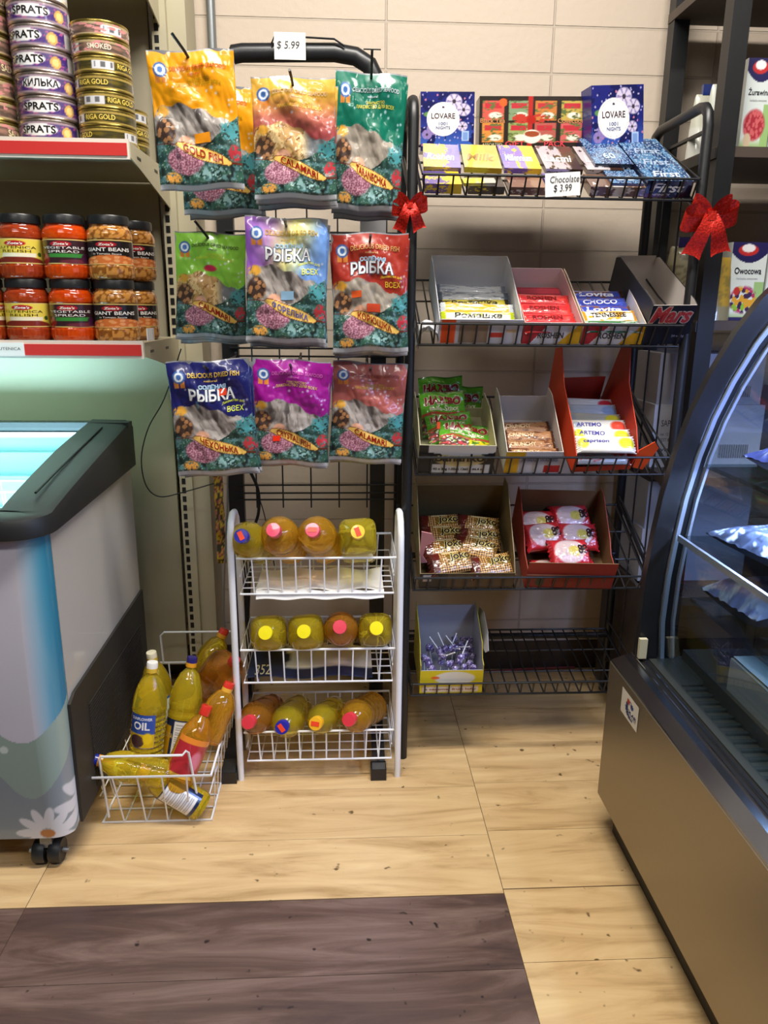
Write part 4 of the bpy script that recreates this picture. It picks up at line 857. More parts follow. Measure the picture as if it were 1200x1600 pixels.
def gift_paint(u, v):
    c = flat(u, '2a221c')
    cols = ['c8584c', '7c9470', 'c0783c', 'b8a04c', 'd08840', '90a060', 'b05a50', 'c8605c']
    k = 0
    for cy in (.72, .30):
        for cx in (.13, .37, .62, .87):
            m = rect(u, v, cx - .10, cy - .17, cx + .10, cy + .20); c = over(c, m, cols[k]); c = over(c, disc(u, v, cx + .02, cy - .08, .07, .07, .2) * m, 'e8dccc'); c = over(c, rect(u, v, cx - .075, cy + .05, cx + .075, cy + .15), 'b8303a'); c = over(c, m * (fbm(u, v, 24, k) > .62), '5c6a3a'); k += 1
    c = over(c, np.abs(u - .48) < .02, 'b02a24'); c = over(c, ((disc(u, v, .40, .58, .10, .10, .3) + disc(u, v, .58, .58, .10, .10, .3)) > .3) & (fbm(u, v, 22, 2) > .42), 'b83a2c'); c = over(c, disc(u, v, .49, .56, .05, .09, .2), 'a82018')
    c = over(c, disc(u, v, .50, .24, .09, .14, .1), 'ece4d8'); c = over(c, disc(u, v, .50, .29, .075, .06, .1), '9a4a2a'); c = over(c, disc(u, v, .22, .88, .04, .08, .1), 'f0602c')
    return over(c, v < .03, '5c544c')
stand_box('tea_gift_box', (748, 233), (912, 233), (748, 150), 1.945, .05, gift_paint, [('Black Tea', (.01, .50, .24, .58), 'c88858'), ('Collection', (.74, .50, .99, .58), 'c88858'), ('GIFT', (.25, .05, .43, .15), 'd8444c'), ('PACK', (.62, .05, .82, .15), 'd8444c'), ('ASSORTED', (.03, .06, .22, .11), 'b8b890')], '241c18', 'black and red Black Tea Collection GIFT PACK box')
stand_box('tea_box', (925, 247), (1012, 240), (916, 133), 1.90, .05, lovare_paint(8), LT, '20287c', 'dark blue floral LOVARE tea box leaning at the end of the top tier', yaw=R(10))
# chocolates lying in the top tier
def choc_paint(a, bcol, seed, band=None):
    def f(u, v):
        c = flat(u, a); c = over(c, ramp(u + .3 * fbm(u, v, 4, seed), .75, .8), bcol)
        c = over(c, fbm(u, v, 7, seed, .6) > .64, band or bcol)
        return c
    return f
CH = 'chocolate bars on the top tier'
cb = [(-.002, 'e0c41c', '6450a0', 'yellow and purple chocolate bar at the end of the top tier by the rack post', ('Roshen', 'f0f0f4')), (.088, 'e2cc30', 'c8a028', 'yellow chocolate bar beside the purple one on the top tier', ('Milk', 'a07818')),
      (.176, '6c58b8', 'e0c020', 'purple chocolate bar with yellow corner on the top tier', ('Millennium', 'ece8f4')), (.268, 'b8b0b8', '3a2418', 'silver and brown chocolate bar below the gift box', ('Lacmi', 'e8e4e8')), (.360, 'c0b8bc', '3a2418', 'silver and brown chocolate bar beside the LOVARE box', ('Lacmi', 'e8e4e8'))]
for k, (dx, a, c2, lab, tx) in enumerate(cb):
    T = slabbox('chocolate_bar', tmat(0, TX0 + .012 + dx, .085, R(-4 + k), .017), lab, .082, .15, .011, choc_paint(a, c2, k + 2), choc_paint(a, c2, k + 9), '5a4a70' if k < 3 else '4a3020', [(tx[0], (.10, .30, .84, .58), tx[1], .25)], (), 'chocolate', CH, 'film')
low = [(.0, '5a4890', 'd8b820', 'purple chocolate bar behind the wire lip at the end of the top tier'), (.092, '4c4644', '2a2220', 'dark grey chocolate box behind the wire lip'), (.182, '6a4438', '8c6a58', 'brown chocolate box with picture behind the wire lip'), (.262, '6450a0', '7a68b8', 'small purple chocolate box beside the Chocolate price sign'), (.355, '6a4c38', 'd0c8c4', 'brown chocolate bar just past the Chocolate price sign'), (.425, '70523c', 'e0d4c8', 'brown chocolate bar next to the First boxes')]
for k, (dx, a, c2, lab) in enumerate(low):
    slabbox('chocolate_bar', tmat(0, TX0 + .008 + dx, .006, 0), lab, .078 if k != 3 else .06, .074, .016 if k in (1, 2) else .020, choc_paint(a, c2, k + 12, 'd8d0cc' if k > 3 else None), choc_paint(a, c2, k + 22, 'c8c0bc' if k > 1 else 'd8c020'), a, [], (), 'chocolate', 'chocolate boxes behind the wire lip of the top tier', 'film')
slabbox('chocolate_bar', tmat(0, TX0 + .09, .004, R(3), .017), 'yellow wrapped bar tucked behind the grey chocolate box', .07, .03, .006, choc_paint('dcc828', 'a8a8a0', 4), choc_paint('dcc828', 'c8c8c0', 5), 'b8a820', [], (), 'chocolate', None, 'film', (20, 10))
def first_top(u, v):
    c = over(flat(u, '23406c'), fbm(u, v, 9, 3) > .52, '4f7aa4'); d, i = vor(u, v, 14, 2, 1.6); c = over(c, (d < .22), 'a8bcd0'); return c
def first_front(u, v): return over(flat(u, '14182c'), (v < .25) & (u < .5), '5a3040')
slabbox('candy_carton', tmat(0, TX1 - .108, .004, R(0)), 'dark blue First candy carton lying at the end of the top tier', .100, .272, .036, first_top, first_front, '1c2440', [('First', (.2, .08, .8, .2), 'c8d4e4', .3), ('First', (.2, .35, .8, .47), 'a8b8d0', .3), ('First', (.2, .62, .8, .74), 'a8b8d0', .3)], [('First', (.12, .35, .82, .85), 'eceef4', .3), ('INFINITY', (.12, .14, .55, .25), 'c8c8d0')])
slabbox('candy_carton', tmat(0, TX1 - .198, .10, R(0), .0), 'dark blue First candy carton with 60 on its end, under the LOVARE box', .086, .17, .036, first_top, first_front, '1c3058', [('60', (.35, .2, .65, .4), 'b8d0e8')], [('First', (.06, .40, .50, .85), 'eceef4', .2), ('60', (.68, .3, .95, .8), 'c0d0e8')])
slabbox('candy_carton', tmat(0, TX1 - .182, .012, R(0), .0), 'small blue carton with 60 on it between chocolate bars and First carton', .07, .082, .026, first_top, lambda u, v: over(flat(u, '3c4c80'), u > .5, '6a6ea0'), '2a3458', [('60', (.2, .2, .8, .5), 'c8d8e8')], [('60', (.4, .2, .8, .8), 'd8e0f0')])
q = TM[0][0]
b = MB(); a = at(852, 308, RY0 - .034); w, h = .074, .046; m = Matrix.Translation(tuple(a)) @ Matrix.Rotation(R(-4), 4, 'Y')
T = thing('price_sign', 'handwritten white price sign reading Chocolate $ 3.99 on the top tier', 'sign', mw=m)
b.box(0, w, 0, .0012, 0, h, 0, 'f1f1f0'); sf = lambda u, v, l: np.stack([u * w, np.full_like(u, -.0003 - l), v * h], -1)
b.text('Chocolate', (.14, .58, .97, .86), sf, '20202a', shear=.15); b.text('$ 3.99', (.24, .16, .76, .50), sf, '20202a', shear=.1); b.build('card', 'paper', T, local=True, smooth=False)

# --- second tier trays
def white_front(u, v): return over(over(flat(u, 'c9cad0'), (u < .20) & (u > .02), 'e8521c'), rect(u, v, .24, 0, .58, .92), '8f7b66')
x0 = tx_(684, 540); x1 = tx_(812, 540)
tA = tray('display_box', tmat(1, x0, .004), 'white display box with torn orange front holding yellow candy bars on the second tier', x1 - x0, .255, .058, .088, 'b9bac0', 'c6c7ce', lambda u, v: over(over(white_front(u, v), rect(u, v, .60, .25, .78, .45), 'c83c2c'), rect(u, v, .80, .45, .93, .60), 'd0b48c'), side=[(0, 0), (.255, 0), (.255, .088), (.21, .088), (.05, .062), (0, .05)])
wA = x1 - x0; BARS = 'candy bars in the white display box'
def bar_paint(a, c2, seed, sp=.0):
    def f(u, v): return over(over(flat(u, a), fbm(u, v, 6, seed) > .60, c2), ((u < .06) | (u > .94)), c2)
    return f
rows = [('c8ccd0', '8a92a0', 'silver candy bar with barcode, furthest in the white display box', '', .19), ('b8bcc0', '707a88', 'grey candy bar behind the yellow ones in the white display box', '', .158), ('b4a82c', '2a2418', 'olive yellow candy bar reading Ромашка in the white display box', 'Ромашка', .126), ('e0a824', 'd8dce0', 'orange yellow candy bar in the white display box', '', .092), ('d8d8c8', 'c8d428', 'white and lime candy bar reading Ромашка at the front of its box', 'Ромашка', .056)]
for k, (a, c2, lab, tx, y) in enumerate(rows):
    wrapper('candy_bar', tmat(1, x0 + wA / 2 + .002 * (k % 2), y + .002, R(-3 + 2 * (k % 3)), .024 - .002 * k + (.010 if k > 2 else 0), R(14)), lab, wA * .90, .036, .016, bar_paint(a, c2, k + 3), [(tx, (.18, .25, .82, .72), '1c1a14', .1)] if tx else [], k + 1, group=BARS)
for k in range(3): wrapper('candy_bar', tmat(1, x0 + wA / 2, .04 + .065 * k, 0, .003), 'yellow candy bar in the bottom layer of the white display box', wA * .9, .05, .014, bar_paint('c8b830', 'b0a8a0', k), [], k, group='bottom layer of the white display box')
def roshen(flip=False):
    def f(u, v): return over(over(over(flat(u, 'd2d2d6'), (u - .30 * v) < .14, 'b82c34'), (u + .0 - .35 * v) > .62, 'dca818'), (u - .30 * v < .16) & (u - .3 * v > .14), 'f0f0f0')
    return f
for k, (pa, pb, lab) in enumerate((((814, 903), (814, 903), 'red, white and yellow ROSHEN display box of red bars on the second tier'), ((906, 1000), (906, 1000), 'red, white and yellow ROSHEN display box of blue bars beside the Mars box'))):
    xa, xb = tx_(pa[0], 540), tx_(pa[1], 540); w = xb - xa
    tray('display_box', tmat(1, xa, .004), lab, w, .235, .052, .068, 'c89c8c' if k == 0 else 'd8c4b0', 'd0bcc0' if k == 0 else 'c8c6ce', roshen(), [('ROSHEN', (.26, .28, .70, .55), '3a3a44')], side=[(0, 0), (.235, 0), (.235, .068), (.20, .068), (0, .052)], back=(k == 0))
    if k == 0:
        for j, y in enumerate((.13, .095, .055, .022)): wrapper('candy_bar', tmat(1, xa + w / 2, y, R(2 * j - 3), .024 + .002 * (3 - j) + (0 if j else .004), R(12)), 'red wafer bar, %s from the front of the red ROSHEN box' % ['fourth', 'third', 'second', 'first'][j], w * .94, .038, .014, bar_paint('c8242c', 'e04038', j), [('ROSHEN', (.2, .3, .75, .65), '6a1418')], j, group='red wafer bars in the ROSHEN box')
        slabbox('candy_layer', tmat(1, xa + .004, .006, 0, .002), 'pinkish red wafer bars packed in a layer at the bottom of the ROSHEN box', w - .008, .22, .022, lambda u, v: over(flat(u, 'c83c4c'), np.modf(v * 7)[0] > .85, '7a1c28'), lambda u, v: flat(u, 'b8505c'), 'a8303c', cat='candy')
    else:
        for j, (y, a, c2, lab2, tx) in enumerate(((.165, '3c4cb0', '6a3c24', 'blue and brown wafer bar, furthest in the second ROSHEN box', 'Lovita'), (.128, '3040a8', '4c60c8', 'blue wafer bar, second furthest in the second ROSHEN box', 'CHOCO'), (.092, '3448b0', '7a4828', 'blue and brown wafer bar in the middle of the second ROSHEN box', 'Lovita'), (.056, 'e8e4d8', 'e8a828', 'white bar reading TENNESSEE in the second ROSHEN box', 'TENNESSEE'), (.022, '1e6e34', 'b8c8b8', 'green candy bar at the front of the second ROSHEN box', ''))):
            wrapper('candy_bar', tmat(1, xa + w / 2, y, R(3 * (j % 2)), .020 + (.012 if j == 3 else .006), R(12)), lab2, w * .9, .040, .015, bar_paint(a, c2, j + 5), [(tx, (.15, .3, .80, .68), 'e8e8f4' if j < 3 else '2c2420', .1)] if tx else [], j + 3, group='bars in the second ROSHEN box')
        slabbox('candy_layer', tmat(1, xa + .004, .006, 0, .002), 'wafer bars packed in a layer at the bottom of the second ROSHEN box', w - .008, .18, .018, lambda u, v: flat(u, '8a90b0'), lambda u, v: flat(u, 'c8ccc8'), '7078a0', cat='candy')
xa, xb = tx_(1002, 540), tx_(1070, 540); w = xb - xa
tray('display_box', tmat(1, xa, .004, R(2)), 'nearly empty dark navy Mars display box at the end of the second tier', w, .262, .096, .09, '10131f', 'c4bcb6', lambda u, v: flat(u, '0f1220'), [('Mars', (.03, .58, .92, .94), 'c83c3c', .35, 'd8c8b8'), ('24 x 51g', (.62, .18, .90, .25), '8a8a94')], side=[(0, 0), (.262, 0), (.262, .085), (.24, .096), (.02, .100), (0, .096)])
wrapper('candy_bar', tmat(1, xa + .04, .03, R(10), .045, R(20)), 'dark candy bar lying inside the Mars box', .05, .03, .012, bar_paint('7a1c24', '1c1418', 3), [], 3)
p = MB(); MB
b = MB(); pm = tmat(1, TX0 + .012, .008); T = thing('plastic_wrap', 'crumpled white and black plastic bag over the end of the second tier', 'bag', mw=pm)
b.grid(26, 26, lambda u, v: np.stack([-.014 + u * .05, -.006 + v * .06, .004 + .026 * np.sin(u * math.pi) * (1 - .4 * v) + .008 * fbm(u, v, 5, 3) - .03 * (u < .12)], -1), lambda u, v: over(flat(u, 'dcdce0'), (v < .42 - .1 * u), '2a2a2c')); b.build('film', 'film', T, local=True)

# --- third tier
x0, x1 = tx_(652, 745), tx_(768, 745); w = x1 - x0
tray('display_box', tmat(2, x0, .004, R(-1)), 'white and black Bananko display box holding green HARIBO bags', w, .22, .082, .085, 'b8b494', 'b4b08c', lambda u, v: over(over(over(flat(u, '16181a'), rect(u, v, .16, 0, .95, .34), 'c8c8c0'), disc(u, v, .55, .52, .36, .28, .1), 'c8b87c'), (v > .62 + .5 * np.abs(u - .55) ** 1.5) & (u > .12), 'd6d4cc'), [('Bananko', (.22, .44, .86, .70), '26221c'), ('42 x 30g 1.05oz 1260 g 44.4 oz', (.20, .10, .88, .20), '2a2a2a')], side=[(0, 0), (.22, 0), (.22, .075), (.13, .095), (0, .082)], back=True, cut=.03)
def haribo_paint(u, v):
    c = over(flat(u, '4f9a1e'), ramp(v, .0, .95), '5cae22'); c = over(c, rect(u, v, .0, .44, 1, .50), 'a8402c'); c = over(c, v < .43, '3c7a20')
    d, i = vor(u, v, 9, 3, 1.3); m = (v < .42) & (v > .04); c = over(c, m & (d < .5) & (u > .55), 'dcc81c'); c = over(c, m & (u < .55), '5a3a30'); c = over(c, m & (u < .55) & (d < .38) & (i > .5), 'c0404a'); c = over(c, m & (u < .55) & (d < .3) & (i < .5), '88b050')
    return over(c, v > .97, '3a7c18')
def haribo(mw, label, ww=.118, hh=.165, sub='Balla-Balla', stick=None):
    T = thing('gummy_bag', label, 'bag', mw=mw, group='green HARIBO bags in the Bananko box'); sf = bagmap(ww, hh, .008, 5); b = MB()
    b.grid(60, 80, lambda u, v: sf(u, v), haribo_paint); b.grid(20, 20, lambda u, v: sf(u, v, 0, 1), '4a8a20', flip=True)
    b.text('HARIBO', (.12, .68, .90, .83), lambda U, V, l: sf(U, V, l), '8a1c1c', bold=.06, outline='ead8b8', lift=.001); b.text('Balla-Stixx', (.2, .53, .84, .63), lambda U, V, l: sf(U, V, l), 'e8dcc0', bold=.02, lift=.001)
    b.build('pouch', 'film', T, local=True); return T
def hb(px, py, Y, lean, roll, lab, s=1.0, hs=1.0):
    p = at(px, py, Y); haribo(Matrix.Translation(tuple(p)) @ Matrix.Rotation(roll, 4, 'Y') @ Matrix.Rotation(-lean, 4, 'X'), lab, .113 * s, .125 * s * hs)
hb(688, 600, 1.93, R(12), R(-2), 'green HARIBO bag standing at the back of the Bananko box')
hb(722, 614, 1.95, R(10), R(3), 'green HARIBO bag half hidden behind the other two bags', .95)
hb(690, 622, 1.885, R(38), R(-3), 'green HARIBO bag standing in the middle of the Bananko box')
hb(727, 670, 1.802, R(54), R(9), 'bright green HARIBO bag lying tilted in front with orange sticker', 1.16, .72)
hb(700, 655, 1.835, R(50), R(-6), 'green HARIBO bag mostly buried under the tilted front one', 1.0, .75)
q = at(684, 663, 1.80); tag(MB().box(q[0] - .004, q[0] + .004, 1.782, 1.7835, q[2] - .008, q[2] + .008, 0, 'f25a2c').build('sticker', 'paper', smooth=False), 'small orange price sticker on the front green candy bag', 'sticker')
x0, x1 = tx_(786, 745), tx_(872, 745); w = x1 - x0
tray('display_box', tmat(2, x0, .004), 'white and yellow display box holding brown wafer bars on the third tier', w, .205, .062, .09, 'c4bfb0', 'bdb6b4', lambda u, v: over(over(over(flat(u, 'c8c8ca'), u < .24 + .1 * (v > .5), 'd8a41c'), rect(u, v, .24, .5, .95, .78), 'b0b4c0'), rect(u, v, .70, 0, 1, .36), 'b82428'), [('AHMAD WAFERS', (.28, .56, .92, .70), '6a7088')], side=[(0, 0), (.205, 0), (.205, .10), (.17, .105), (0, .062)], back=True, cut=.075)
for j, y in enumerate((.125, .09, .055, .024)):
    wrapper('wafer_bar', tmat(2, x0 + w / 2 + .003 * (j % 2), y, R(2 - 3 * (j % 2)), .034, R(14)), 'brown wafer bar, %s from the front of the white and yellow box' % ['fourth', 'third', 'second', 'first'][j], w * .92, .036, .014, bar_paint('a87850', '6a3c24', j + 4), [('CRUNCHY', (.1, .35, .6, .68), 'e0c498')], j + 9, group='brown wafer bars in the white and yellow box')
slabbox('candy_layer', tmat(2, x0 + .004, .006, 0, .002), 'brown wafer bars packed in a layer at the bottom of their box', w - .008, .15, .03, lambda u, v: flat(u, '8a6040'), lambda u, v: flat(u, '8a6040'), '7a5438', cat='candy')
x0, x1 = tx_(893, 745), tx_(985, 745); w = x1 - x0
T = tray('display_box', tmat(2, x0, .006, R(4)), 'tall red orange display box holding white and yellow wafer packs', w, .245, .014, .16, 'd84820', '9a2410', lambda u, v: flat(u, 'b83c1c'), side=[(0, 0), (.245, 0), (.262, .175), (.225, .20), (.16, .135), (.05, .085), (0, .05)], back=True, cut=.10, flare=.16)
b = MB(); b.prism([(0, .0), (.0, .05), (.035, .085), (.05, .07), (.028, .0)], lambda a, c, ww: (w + .010 + a * .75, .006 - a * .35 + ww, c), .002, 0, 'e8501c'); b.build('side_flap', 'card', T, local=True, smooth=False)
wp = [(.205, .045, 'c4c8cc', 'b02838', '', 'silver wafer pack with red stripe, furthest in the red orange box'), (.172, .050, 'a8b4c4', '8098b8', '', 'pale blue wafer pack with barcode in the red orange box'), (.138, .048, 'b8b8a8', 'd8cc30', '', 'grey and yellow wafer pack in the middle of the red orange box'), (.106, .052, 'e4e0d4', 'd84830', 'ARTEMO', 'white wafer pack with red stripe in the red orange box'), (.072, .052, 'e8e4d8', 'd4d030', 'ARTEMO', 'white and yellow wafer pack, second from the front'), (.036, .056, 'e8e6da', 'd8d430', 'caprison', 'white and yellow wafer pack with red heart, at the front')]
for j, (y, dz, a, c2, tx, lab) in enumerate(wp):
    wrapper('wafer_pack', tmat(2, x0 + w * .48 + .004 * (j > 2), y, R(-4 + 3 * (j % 2)), dz - .006, R(18)), lab, w * .98, .050, .020, (lambda a, c2, j: lambda u, v: over(over(over(flat(u, a), (v < .16) & (u < .85), 'c43828' if j in (3, 4, 0) else a), disc(u, v, .85, .5, .16, .4, .3), c2), disc(u, v, .12, .5, .10, .35, .3), c2 if j > 3 else 'a8b0b8'))(a, c2, j), [(tx, (.12, .45, .55, .70), '4a4a9c', .1)] if tx else [], j + 2, group='wafer packs in the red orange box')
for j in range(3): wrapper('wafer_pack', tmat(2, x0 + w * .5, .04 + .07 * j, 0, .004), 'wafer pack in the bottom layer of the red orange box', w * .95, .062, .028, bar_paint('b8c0c8', 'c05048', j), [], j, group='bottom wafer packs of the red orange box')

# --- fourth tier
def checker(seed):
    def f(u, v):
        a = np.floor((u * 19 + v * 11)).astype(int); bb = np.floor((u * 19 - v * 11)).astype(int); c = over(flat(u, '2c1008'), ((a + bb) % 2) == 0, 'd8a460')
        c = over(c, (u < .24 + .1 * (v - .5)), '5a1810'); c = over(c, (u < .14), '4a1c14'); c = over(c, rect(u, v, .42, .40, .98, .80) , '6a4a14'); c = over(c, ((a % 2) == 0) * rect(u, v, .42, .4, .98, .8), '8a6c2c'); c = over(c, rect(u, v, .34, .84, .70, .93), 'd8cc98')
        return c
    return f
x0, x1 = tx_(654, 925), tx_(800, 925); w = x1 - x0
T = tray('display_box', tmat(3, x0, .004), 'brown cardboard display box of checkered wafer packs on the fourth tier', w, .24, .05, .125, '94805c', '77643f', lambda u, v: over(over(flat(u, '54422a'), u < .3, '2c2620'), rect(u, v, .03, .45, .13, .9), 'c8c0c0'), side=[(0, 0), (.24, 0), (.24, .15), (.2, .16), (.03, .075), (0, .05)])
b = MB(); b.prism([(0, .05), (0, .155), (.024, .148), (.034, .125), (.014, .108), (.008, .075), (.02, .052)], lambda a, c, ww: (a, .035 + ww, c), .002, 0, 'c8888c'); b.build('torn_flap', 'card', T, local=True, smooth=False)
for j, (px_, y, dz, rz, lab) in enumerate([(.27, .185, .052, 4, 'at the back corner beside the post'), (.70, .18, .052, -10, 'at the back beside the red box'), (.27, .135, .060, 3, 'in the middle beside the post'), (.68, .128, .056, -3, 'in the middle of the wider side'), (.28, .085, .062, 5, 'third from the back beside the post'), (.62, .09, .064, -16, 'lying over the others upside down'), (.33, .044, .058, 12, 'at the front beside the post'), (.76, .040, .050, 10, 'at the front with an orange sticker')]):
    W_ = wrapper('wafer_pack', tmat(3, x0 + w * px_, y, R(rz), dz - .022, R(14)), 'brown checkered wafer pack ' + lab, .110, .068, .026, checker(j), [('joko', (.50, .42, .95, .84), '20140c', .1, 'e0cc7c')], j + 1, group='checkered wafer packs in the brown cardboard box', back='4a2a18')
for j in range(4): wrapper('wafer_pack', tmat(3, x0 + w * (.28 + .44 * (j % 2)), .05 + .09 * (j // 2), 0, .002), 'checkered wafer pack in the bottom layer of the brown cardboard box', .085, .075, .024, checker(j), [], j, group='bottom layer of the brown cardboard box')
x0, x1 = tx_(818, 925), tx_(952, 925); w = x1 - x0
def g8(u, v): return over(over(over(over(flat(u, 'b8242c'), disc(u, v, .48, .5, .40, .46, .12), 'd0b8b4'), disc(u, v, .60, .48, .17, .22, .3), 'c8b858'), disc(u, v, .45, .22, .25, .14, .4), 'dcc0c8'), disc(u, v, .80, .55, .05, .15, .2), '3c1a18')
T = tray('display_box', tmat(3, x0, .004, R(-2)), 'dark red display box with torn corner holding pink and red cookie packs', w, .235, .060, .115, 'a03a28', '7a5c3c', lambda u, v: over(over(over(flat(u, '93281e'), v < .5, '84241c'), (np.abs(v - .52) < .012), 'c89070'), disc(u, v, .16, .25, .06, .2, .2), '3c3a20'), side=[(0, 0), (.235, 0), (.235, .125), (.205, .13), (.09, .085), (.055, .062), (0, .060)], fh=.085)
for j, (px_, y, dz, rz, lab) in enumerate([(.27, .185, .050, 0, 'at the back on the side of the checkered packs'), (.68, .195, .060, 3, 'at the back beside the torn corner'), (.28, .125, .062, 8, 'in the middle on the side of the checkered packs'), (.70, .13, .056, -3, 'in the middle beside the torn corner'), (.52, .062, .064, 2, 'at the front behind the red flap')]):
    wrapper('cookie_pack', tmat(3, x0 + w * px_, y, R(rz), dz - .022, R(14)), 'pink and red cookie pack ' + lab, .100, .086, .036, g8, [('88', (.70, .38, .92, .70), '2c1414')], j + 3, group='pink cookie packs in the dark red box', back='a02028')
for j in range(4): wrapper('cookie_pack', tmat(3, x0 + w * (.27 + .44 * (j % 2)), .05 + .09 * (j // 2), 0, .002), 'cookie pack in the bottom layer of the dark red box', .068, .07, .022, g8, [], j, group='bottom layer of the dark red box', back='a02028')
# --- lowest tier
x0, x1 = tx_(655, 1090), tx_(752, 1090); w = x1 - x0
T = tray('display_box', tmat(4, x0, .004), 'yellow and white display box full of purple lollipops on the lowest tier', w, .17, .085, .155, 'b8ac40', 'a9a8b0', lambda u, v: over(over(over(flat(u, 'd8c41c'), disc(u, v, .55, .66, .34, .30, .1), 'e0dccc'), rect(u, v, .04, .04, .94, .30), 'dccfc0'), disc(u, v, .24, .68, .08, .07, .3), 'e8641c'), [('a caramel fruit lolly', (.08, .12, .90, .22), '8a4a34')], side=[(0, 0), (.17, 0), (.17, .165), (.14, .16), (.04, .125), (.02, .09), (0, .085)], fh=.07)
b = MB(); b.prism([(0, .09), (.0, .15), (.05, .165), (.12, .155), (.17, .13), (.15, .11), (.05, .09)], lambda a, c, ww: (w + .001 + .012 * (c - .09) / .07 + ww * .3, .17 - a, c - .002), .002, 0, 'c4c4cc'); b.build('side_flap', 'card', T, local=True, smooth=False)
rl = random.Random(5); first = None
for k in range(46):
    top_ = k >= 37; x = x0 + .045 + rl.random() * (w - .09) if top_ else x0 + .013 + rl.random() * (w - .026); y = .045 + rl.random() * .06 if top_ else .014 + rl.random() * .13; z = .082 if top_ else .054 + (k % 2) * .012 + rl.random() * .006; base = TM[4][0] @ Matrix.Translation((x, y, z))
    tilt = Matrix.Rotation(rl.uniform(0, 6.28), 4, 'Z') @ Matrix.Rotation(rl.uniform(R(168), R(180)) if k < 37 else rl.uniform(R(35), R(80)), 4, 'X')
    if first is None:
        first = thing('lollipop', 'purple wrapped lollipop on a white stick in the yellow box', 'lollipop', mw=base @ tilt, group='purple lollipops in the yellow box')
        b = MB(); b.grid(14, 12, lambda u, v: np.stack([(.0085 + .0015 * np.sin(u * 6.283 * 5)) * np.sin(v * 3.14159) * np.cos(u * 6.2832), (.0085 + .0015 * np.sin(u * 6.2832 * 5)) * np.sin(v * 3.14159) * np.sin(u * 6.2832), -.010 * np.cos(v * 3.14159)], -1), lambda u, v: over(flat(u, '5a4a80'), vor(u, v, 5, 3)[0] < .35, 'b8aed0')); b.build('wrapped_candy', 'film', first, local=True)
        MB().tube([(0, 0, .008), (0, 0, .046)], .0016, seg=8, col='f0f0f2').build('stick', 'gloss', first, local=True)
    else: copy_tree(first, base @ tilt)
bow('ribbon_bow', np.array(at(1108, 338, RY0 - .02)), 1.0, 'red glitter ribbon bow tied on the rack post beside the black shelf')
bow('ribbon_bow', np.array(at(640, 322, RY0 - .02)), .62, 'small red ribbon bow on the rack post beside the red fish bag')
cable('floor_cord', [(.17, WALL - .03, .004), (.30, WALL - .035, .004), (.45, WALL - .03, .004), (.60, WALL - .02, .006), (.74, WALL - .015, .006)], .004, 'red cord running along the floor at the foot of the wall', 'cord_red')
# ------------------------------------------------------------------ black framed shelf with teas and cartons
BSX, BY0_, BY1_ = .832, 1.80, 2.14
bs = thing('metal_frame_shelf', 'black metal frame shelf unit with dark walnut boards holding tea boxes', 'shelving', (1.3, 1.97, 0))
for x in (BSX + .022, 1.85):
    for y in (BY0_ + .02, BY1_): MB().box(x - .020, x + .020, y - .020, y + .020, 0, 2.25).build('post', 'black', bs, smooth=False)
for z in (1.852, 1.478, 1.100, .72, .40):
    MB().box(BSX - (.03 if z < 1 else 0), 1.87, BY0_ + .003, BY1_ + .018, z - .022, z).build('shelf_board', 'wood', bs, smooth=False)
for z in (1.478, 1.10, .72): MB().box(BSX - .003, BSX, BY0_, BY1_ + .02, z - .026, z - .004).build('side_rail', 'black', bs, smooth=False)
MB().tube([(BSX + .02, BY0_ + .02, 1.53), (BSX + .02, BY1_, 1.53)], .006).build('side_rail', 'black', bs)
def tea_paint(kind, seed):
    def f(u, v):
        c = flat(u, 'd9e2e0'); c = over(c, ramp(v, .12, .0) , '8cb060'); c = over(c, (u > .72) & (v < .5), '9cc07c'); c = over(c, v > .86 - .12 * (1 - (2 * u - 1) ** 2), '2c2858'); c = over(c, disc(u, v, .45, .90, .30, .075, .1), 'c03434'); c = over(c, disc(u, v, .45, .925, .20, .055, .1), 'f0eef0')
        d, i = vor(u, v, 9, seed, 1.7); m = disc(u, v, .45, .27, .42, .19, .2)
        if kind == 'z': c = over(c, m, 'a83440'); c = over(c, m * (d < .42), 'd06468'); c = over(c, disc(u, v, .25, .10, .15, .09, .2), 'd0bca0')
        else:
            c = over(c, m * (i < .25), 'd8a030'); c = over(c, m * (i > .25) * (d < .5), 'b03060'); c = over(c, m * (i > .55) * (d < .55), '3c2448'); c = over(c, m * (i > .8), '8cb838'); c = over(c, disc(u, v, .25, .38, .1, .06, .2), 'c03428'); c = over(c, v < .05, '2c2858')
        return c
    return f
def tea(px0, px1, pyb, pyt, Y, kind, name, label, z=None, yaw=0):
    a, c, d = at(px0, pyb, Y), at(px1, pyb, Y), at(px0, pyt, Y); z = z if z is not None else a[2]; w = (c[0] - a[0]); h = (d[2] - a[2]); mw = TRS((a[0], Y, z), 0, 0, yaw)
    T = thing('tea_box', label, 'box', mw=mw, group=None); b = MB(); b.box(0, w, 0, .06, 0, h, 0, 'c8d0cc'); fs = lambda u, v, l=0: np.stack([u * w, np.full_like(u, -.0004 - l), v * h], -1)
    b.grid(50, 80, lambda u, v: fs(u, v), tea_paint(kind, 3)); b.text(name, (.12, .60, .88, .68), fs, '2c2c34', bold=.02); b.text('herbatka owocowa', (.2, .53, .8, .555), fs, '8a8a90'); b.build('carton', 'gloss', T, local=True, smooth=False)
tea(1155, 1198, 222, 78, 1.835, 'z', 'Żurawina', 'white and green Żurawina tea box with red cranberries on the upper shelf', 1.4785)
tea(1201, 1246, 222, 78, 1.835, 'z', 'Żurawina', 'second Żurawina tea box cut off at the picture edge of the upper shelf', 1.4785)
tea(1132, 1186, 497, 374, 1.835, 'o', 'Owocowa', 'white and purple Owocowa fruit tea box on the lower shelf', 1.1005)
